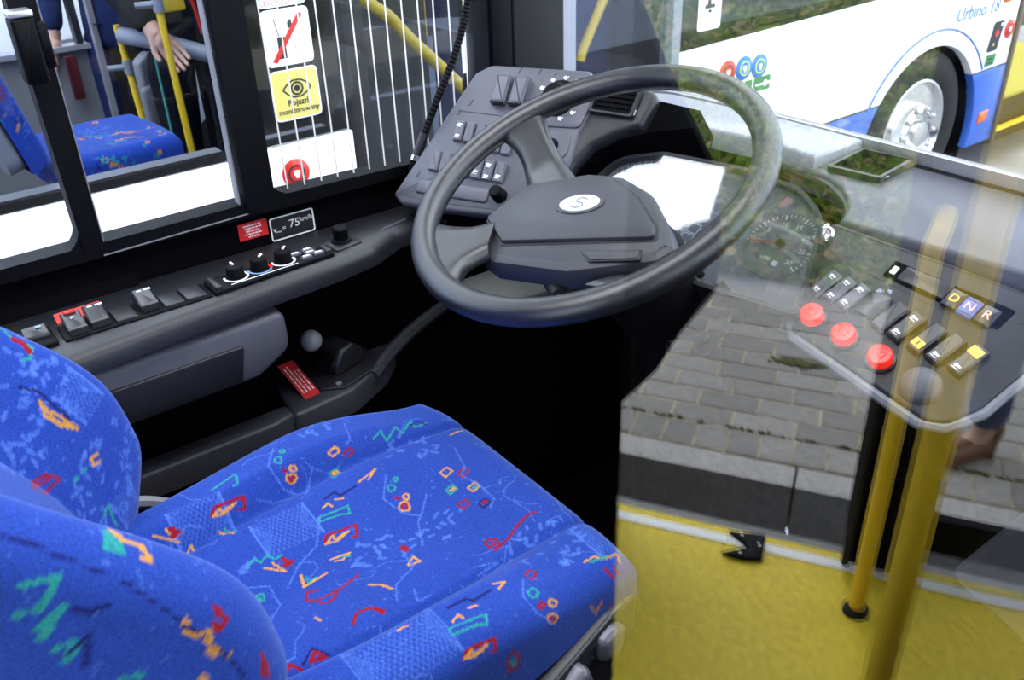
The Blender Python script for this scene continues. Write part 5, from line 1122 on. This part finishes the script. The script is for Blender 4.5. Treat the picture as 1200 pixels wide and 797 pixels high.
def pole(label, path, r=0.018, m='yellow', clamps=()):
    t = thing('grab_pole', label, 'pole', path[0]); obj('tube', B().tube(path, r, 14), m, t)
    for z in clamps:
        p0, p1 = Vector(path[0]), Vector(path[-1]); q = p0 + (p1 - p0) * ((z - p0.z) / (p1.z - p0.z)); obj('clamp', B().tube([q - Vector((0, 0, .025)), q + Vector((0, 0, .025))], r * 1.45, 12), 'postgrey', t); obj('clamp_arm', B().tube([q, q + Vector((-.07, .02, .0))], r * .9, 8), 'postgrey', t)
    return t
pole('yellow grab pole in the bus, in front of the black-coated passenger', [(1.005, 3.28, 0.0), (0.965, 3.28, 2.25)], 0.0125, clamps=(1.085,))
pole('shorter yellow grab pole in the bus, with grey clamp, left of the passenger', [(0.965, 3.62, 0.0), (0.925, 3.62, 0.98)], 0.012, clamps=(0.83,))
pr = thing('padded_rail', 'dark padded rail over a clear screen under the passenger arm', 'rail', (1.0, 3.45, 0.9))
obj('pad', B().tube([(0.93, 3.60, 0.945), (1.03, 3.42, 0.93), (1.20, 3.34, 0.86)], 0.030, 14), 'postgrey', pr)
obj('screen', B().box(0.985, 1.22, 3.44, 3.446, 0.25, 0.90), 'busglass', pr); obj('screen_edge', B().box(0.982, 0.987, 3.438, 3.448, 0.25, 0.90), 'teal', pr)
ba_ = thing('back_shell', 'pale grey plastic seat shell beside the clear screen inside the bus', 'seat shell', (1.06, 3.75, 0.3))
obj('shell', B().plate(F((1.045, 3.70, 0.62), (1, .2, 0), (0.12, 0, 1)), rnd([(-.05, -.22), (.05, -.22), (.06, .16), (0.0, .24), (-.06, .2)], .03), -.05, .0, .015), 'greyrail', ba_)
obj('ear', B().plate(F((1.0, 3.66, 0.66), (1, .2, 0), (0.12, 0, 1)), rnd([(-.035, -.10), (.035, -.10), (.04, .08), (-.04, .08)], .02), 0, .03, .01), 'greyrail', ba_)
# ================================================================ PEOPLE (skin-grown figures) AND THE CAR
def skinned(name, chains, parent, m, levels=1, root=0):
    # chains: lists of (x,y,z,r); points given with the same rounded position are shared
    vs, rs, es, ix = [], [], [], {}
    off = LOC[parent.name]
    for ch in chains:
        prev = None
        for x, y, z, r in ch:
            k = (round(x, 4), round(y, 4), round(z, 4))
            if k not in ix: ix[k] = len(vs); vs.append((x - off.x, y - off.y, z - off.z)); rs.append(r)
            if prev is not None and prev != ix[k]: es.append((prev, ix[k]))
            prev = ix[k]
    me = bpy.data.meshes.new(name); me.from_pydata(vs, es, [])
    o = bpy.data.objects.new(name, me); C.objects.link(o)
    o.modifiers.new('skin', 'SKIN'); 
    if not me.skin_vertices: 
        bm = bmesh.new(); bm.from_mesh(me); bm.verts.layers.skin.verify(); bm.to_mesh(me); bm.free()
    for i, r in enumerate(rs): me.skin_vertices[0].data[i].radius = (r, r)
    me.skin_vertices[0].data[root].use_root = True
    s = o.modifiers.new('sub', 'SUBSURF'); s.levels = levels; s.render_levels = levels
    dg = bpy.context.evaluated_depsgraph_get(); dg.update()
    m2 = bpy.data.meshes.new_from_object(o.evaluated_get(dg)); bpy.data.objects.remove(o); bpy.data.meshes.remove(me)
    m2.materials.clear(); m2.name = name
    q = obj(name, m2, m, parent, 0)
    for p in q.data.polygons: p.use_smooth = True
    return q
def person(label, base, yaw, pose, coat='coat', trousers='coat', shoes='leather', h=1.75):
    t = thing('person', label, 'person', base); bx, by, bz = base; c_, s_ = math.cos(yaw), math.sin(yaw); k = h / 1.75
    def T(f_, l_, z, r): return (bx + (f_ * c_ - l_ * s_) * k, by + (f_ * s_ + l_ * c_) * k, bz + z * k, r * k)
    J = dict(pelvis=(0, 0, .95), chest=(0, 0, 1.25), neck=(0, 0, 1.48), head=(.02, 0, 1.62), top=(.01, 0, 1.75))
    pz = pose
    body = [[T(0, 0, .95, .13), T(0, 0, 1.10, .12), T(0, 0, 1.28, .135), T(0, 0, 1.44, .09), T(.01, 0, 1.50, .052), T(.02, 0, 1.56, .075), T(.025, 0, 1.65, .083), T(.015, 0, 1.73, .060)]]
    coatc = [[T(0, 0, .80, .185), T(0, 0, .95, .175), T(0, 0, 1.10, .16), T(0, 0, 1.28, .175), T(0, 0, 1.43, .12), T(0, 0, 1.485, .075)]]
    trc = [[T(0, 0, .95, .155), T(0, 0, .90, .15)]]
    for sd in (1, -1):
        hip = (0, .09 * sd, .88); kn, an = pz['leg%+d' % sd]
        leg = [T(0, 0, .95, .13), T(*hip, .085), T(*kn, .055), T(*an, .038), T(an[0] + .10, an[1] + .015 * sd, an[2] - .06, .030)]; body.append(leg)
        trc.append([T(0, 0, .90, .15), T(*hip, .105), T((hip[0] + kn[0]) / 2, (hip[1] + kn[1]) / 2, (hip[2] + kn[2]) / 2, .088), T(*kn, .072), T((kn[0] + an[0]) / 2, (kn[1] + an[1]) / 2, (kn[2] + an[2]) / 2, .065), T(an[0], an[1], an[2] + .02, .062)])
        skinned('shoe', [[T(an[0] - .06, an[1], an[2] - .045, .042), T(an[0] + .02, an[1] + .003 * sd, an[2] - .045, .046), T(an[0] + .11, an[1] + .012 * sd, an[2] - .052, .043), T(an[0] + .19, an[1] + .02 * sd, an[2] - .062, .032)], [T(an[0] - .06, an[1], an[2] - .045, .042), T(an[0] - .02, an[1], an[2] + .02, .048)]], t, shoes, 2)
        el, wr, hd = pz['arm%+d' % sd]; sh_ = (0, .19 * sd, 1.41)
        body.append([T(0, 0, 1.44, .09), T(*sh_, .055), T(*el, .042), T(*wr, .028), T(wr[0] + hd[0] * .05, wr[1] + hd[1] * .05, wr[2] + hd[2] * .05, .032)])
        coatc.append([T(0, 0, 1.43, .12), T(*sh_, .082), T((sh_[0] + el[0]) / 2, (sh_[1] + el[1]) / 2, (sh_[2] + el[2]) / 2, .074), T(*el, .066), T(wr[0] * .97 + el[0] * .03, wr[1] * .97 + el[1] * .03, wr[2] * .97 + el[2] * .03, .050)])
        d = Vector(hd).normalized(); side = Vector(pz.get('side%+d' % sd, (1, 0, 0))); side = (side - d * side.dot(d)).normalized(); nrm = d.cross(side)
        pw = Vector(wr)
        for i, (o_, l_) in enumerate(((-.030, .070), (-.010, .080), (.010, .074), (.029, .058))):
            a = pw + d * .055 + side * o_ * .8; b1 = pw + d * .10 + side * o_; b2 = b1 + (d * .9 + nrm * .25) * l_ * .55; b3 = b2 + (d * .75 + nrm * .55) * l_ * .45
            body.append([T(wr[0] + hd[0] * .05, wr[1] + hd[1] * .05, wr[2] + hd[2] * .05, .032), T(*a, .017), T(*b1, .0095), T(*b2, .0085), T(*b3, .0070)])
        a = pw + d * .03 - side * .028; b1 = pw + d * .06 - side * .052; b2 = pw + d * .095 - side * .055 + nrm * .01
        body.append([T(*wr, .028), T(*a, .016), T(*b1, .011), T(*b2, .009)])
    skinned('body', body, t, 'skin', 1)
    skinned('coat', coatc, t, coat, 2); skinned('trousers', trc, t, trousers, 2)
    hd_ = Vector(T(.02, 0, 1.655, 0)[:3]); hb = B().ball(hd_ + Vector((-.012 * c_, -.012 * s_, .022)) * k, .100 * k, 14, (1.0, .92, 1.02)); obj('hair', hb, 'hair', t)
    fb = B(); fw_ = Vector((c_, s_, 0)); lf = Vector((-s_, c_, 0)); fc_ = hd_ + fw_ * .02 * k
    fb.ball(fc_ + Vector((0, 0, -.02)) * k, .093 * k, 14, (1, .90, 1.08)); fb.ball(fc_ + fw_ * .095 * k + Vector((0, 0, -.035)) * k, .017 * k, 8, (1, .8, 1.4))
    for sd in (1, -1): fb.ball(fc_ + lf * .088 * sd * k + Vector((0, 0, -.03)) * k, .020 * k, 8, (.8, .5, 1.5))
    obj('face', fb, 'skin', t)
    eb = B()
    for sd in (1, -1): eb.ball(fc_ + fw_ * .086 * k + lf * .032 * sd * k + Vector((0, 0, -.012)) * k, .0095 * k, 8)
    obj('eye', eb, 'ink', t)
    obj('mouth', B().ball(fc_ + fw_ * .088 * k + Vector((0, 0, -.078)) * k, .020 * k, 8, (.4, 1, .25)), 'emblemred', t)
    return t
stand = {'leg+1': ((.02, .10, .48), (0, .11, .085)), 'leg-1': ((.02, -.10, .48), (0, -.11, .085)), 'arm+1': ((.0, .27, 1.14), (.10, .26, .90), (.15, .0, -1)), 'arm-1': ((.0, -.27, 1.14), (.10, -.26, .90), (.15, 0, -1)), 'side+1': (1, 0, 0), 'side-1': (1, 0, 0)}
# passenger in the other bus: faces us, right hand hanging over the padded rail
p1 = dict(stand); p1['arm-1'] = ((.02, -.26, 1.16), (.20, -.16, .98), (.35, .45, -.8)); p1['side-1'] = (.2, 1, .3)
person('passenger in a black coat inside the parked bus, hand over a padded rail', (1.17, 3.60, 0.0), math.radians(-95), p1)
sr = thing('lanyard', 'orange red strap hanging down the black coat of the passenger', 'strap', (1.15, 3.36, 0.95))
obj('strap', B().tube(spline([(1.085, 3.375, 1.42), (1.10, 3.372, 1.20), (1.135, 3.372, 1.06), (1.15, 3.375, 0.95)], 5), 0.007, 6), 'emblemred', sr)
yb = thing('bag_flap', 'mustard yellow bag flap held against the passenger coat beside the yellow pole', 'bag', (1.03, 3.33, 1.02))
obj('flap', B().plate(F((1.045, 3.335, 1.10), (1, 0, 0), (0, .1, 1)), rnd([(-.05, -.055), (.05, -.055), (.05, .16), (-.06, .16)], .01), -.02, 0, .006), 'yellow', yb)
person('second passenger in a dark navy jacket deeper inside the bus, near the white car', (1.06, 4.00, 0.0), math.radians(-120), stand, 'navy', 'navy')
# walker on the pavement, mirrored in the door glass: jeans and brown shoes
p3 = dict(stand); p3['leg+1'] = ((.10, .09, .48), (.06, .10, .085)); p3['leg-1'] = ((.05, -.10, .49), (-.16, -.11, .10))
person('person in blue jeans and brown shoes standing on the pavement beside the kerb', (0.975, -1.945, -0.2), math.radians(134), p3, 'navy', 'jeans')
# cars beyond the other bus
def car(label, x, y, yaw=0.0):
    t = thing('car', label, 'car', (x, y, ROAD), 'white cars beyond the bus'); g = F((x, y, ROAD), (math.cos(yaw), math.sin(yaw), 0), (-math.sin(yaw), math.cos(yaw), 0)); k = 1.5; s_ = lambda q: [(a, b_ * k) for a, b_ in q]
    sd = F(g.o, g.x, g.n)                       # side view plane, normal = -y of the car
    low = rnd([(-2.1, .25), (2.1, .25), (2.15, .60), (2.0, .78), (1.1, .90), (-1.9, .95), (-2.15, .80)], .08)
    obj('body', B().plate(sd, s_(low), -.85, .85, .05), 'carwhite', t)
    obj('roof', B().plate(sd, s_(rnd([(-1.9, .93), (1.15, .88), (.45, 1.40), (.1, 1.46), (-1.2, 1.45), (-1.75, 1.2)], .08)), -.70, .70, .06), 'carwhite', t)
    for s in (1, -1):
        for p in ([(-.45, .98), (.85, .94), (.40, 1.30), (-.42, 1.36)], [(-1.55, 1.0), (-.55, .985), (-.52, 1.36), (-1.15, 1.36)]): obj('side_window', B().plate(sd, s_(rnd(p, .04)), .69 * s, .712 * s), 'carglass', t)
        for a in (-1.3, 1.3):
            w_ = obj('wheel', B().lathe(sd.at(a, .31, .83 * s), [(0, -.1), (.31, -.1), (.31, .03), (.2, .04), (.19, .02), (0, .02)], 24), 'rubber', t)
        for a in (-.5, .55): obj('door_handle', B().plate(sd, rect(a - .09, a + .09, 1.10, 1.14, .01), .85 * s, .885 * s, .006), 'alu', t)
        obj('door_line', line2(line2(B(), sd.at(0, 0, .851 * s), [(-.50, .3), (-.50, 1.40)], .008), sd.at(0, 0, .851 * s), [(.9, .3), (.9, 1.33)], .008), 'ink', t)
    m_ = obj('mirror', B().plate(F(g.p(.85, -.90, 1.38), g.x, g.n), rect(-.11, .11, -.06, .08, .03), -.06, .06, .02), 'carwhite', t)
    return t
car('white van standing beyond the bus, its flank filling the far bus window', 0.55, 6.1)
car('another white van farther ahead, its mirror showing past the second passenger', 5.6, 7.4, 0.05)
"""poles of our own bus, seen mirrored"""
pole('thin yellow handrail with rounded top and black foot on the yellow floor', [(0.527, -0.954, 0.0), (0.527, -0.954, 0.86)], 0.0185)
obj('foot_ring', B().lathe(F((0.527, -0.954, 0)), [(0.02, 0), (.030, 0), (.028, .012), (.02, .02)], 20), 'rubber', bpy.data.objects['grab_pole.002'])
obj('bent_top', B().tube(spline([(0.527, -0.954, 0.86), (0.527, -0.958, 0.90), (0.535, -0.985, 0.925), (0.545, -1.06, 0.93)], 5), 0.0185, 14), 'yellow', bpy.data.objects['grab_pole.002'])
pole('thick yellow pole close to the camera, mirrored blurred in the door glass', [(0.518, -0.261, 0.0), (0.518, -0.261, 2.2)], 0.0195)
# black bracket on the white floor strip
tb = thing('door_pivot_bracket', 'black two-pronged bracket with screws on the white floor strip', 'bracket', (0.265, -1.075, 0.003))
obj('plate', B().plate(F((0, 0, 0.003)), [(0.215, -1.112), (0.255, -1.120), (0.303, -1.128), (0.306, -1.038), (0.262, -1.026), (0.210, -1.030), (0.255, -1.062), (0.268, -1.072), (0.255, -1.084)], 0, 0.012, .003), 'black', tb)
for a, b_ in ((0.245, -1.108), (0.292, -1.085), (0.250, -1.044)): obj('screw', B().lathe(F((a, b_, .0155)), [(0, 0), (.005, 0), (.004, .0015), (0, .0015)], 10), 'alu', tb)
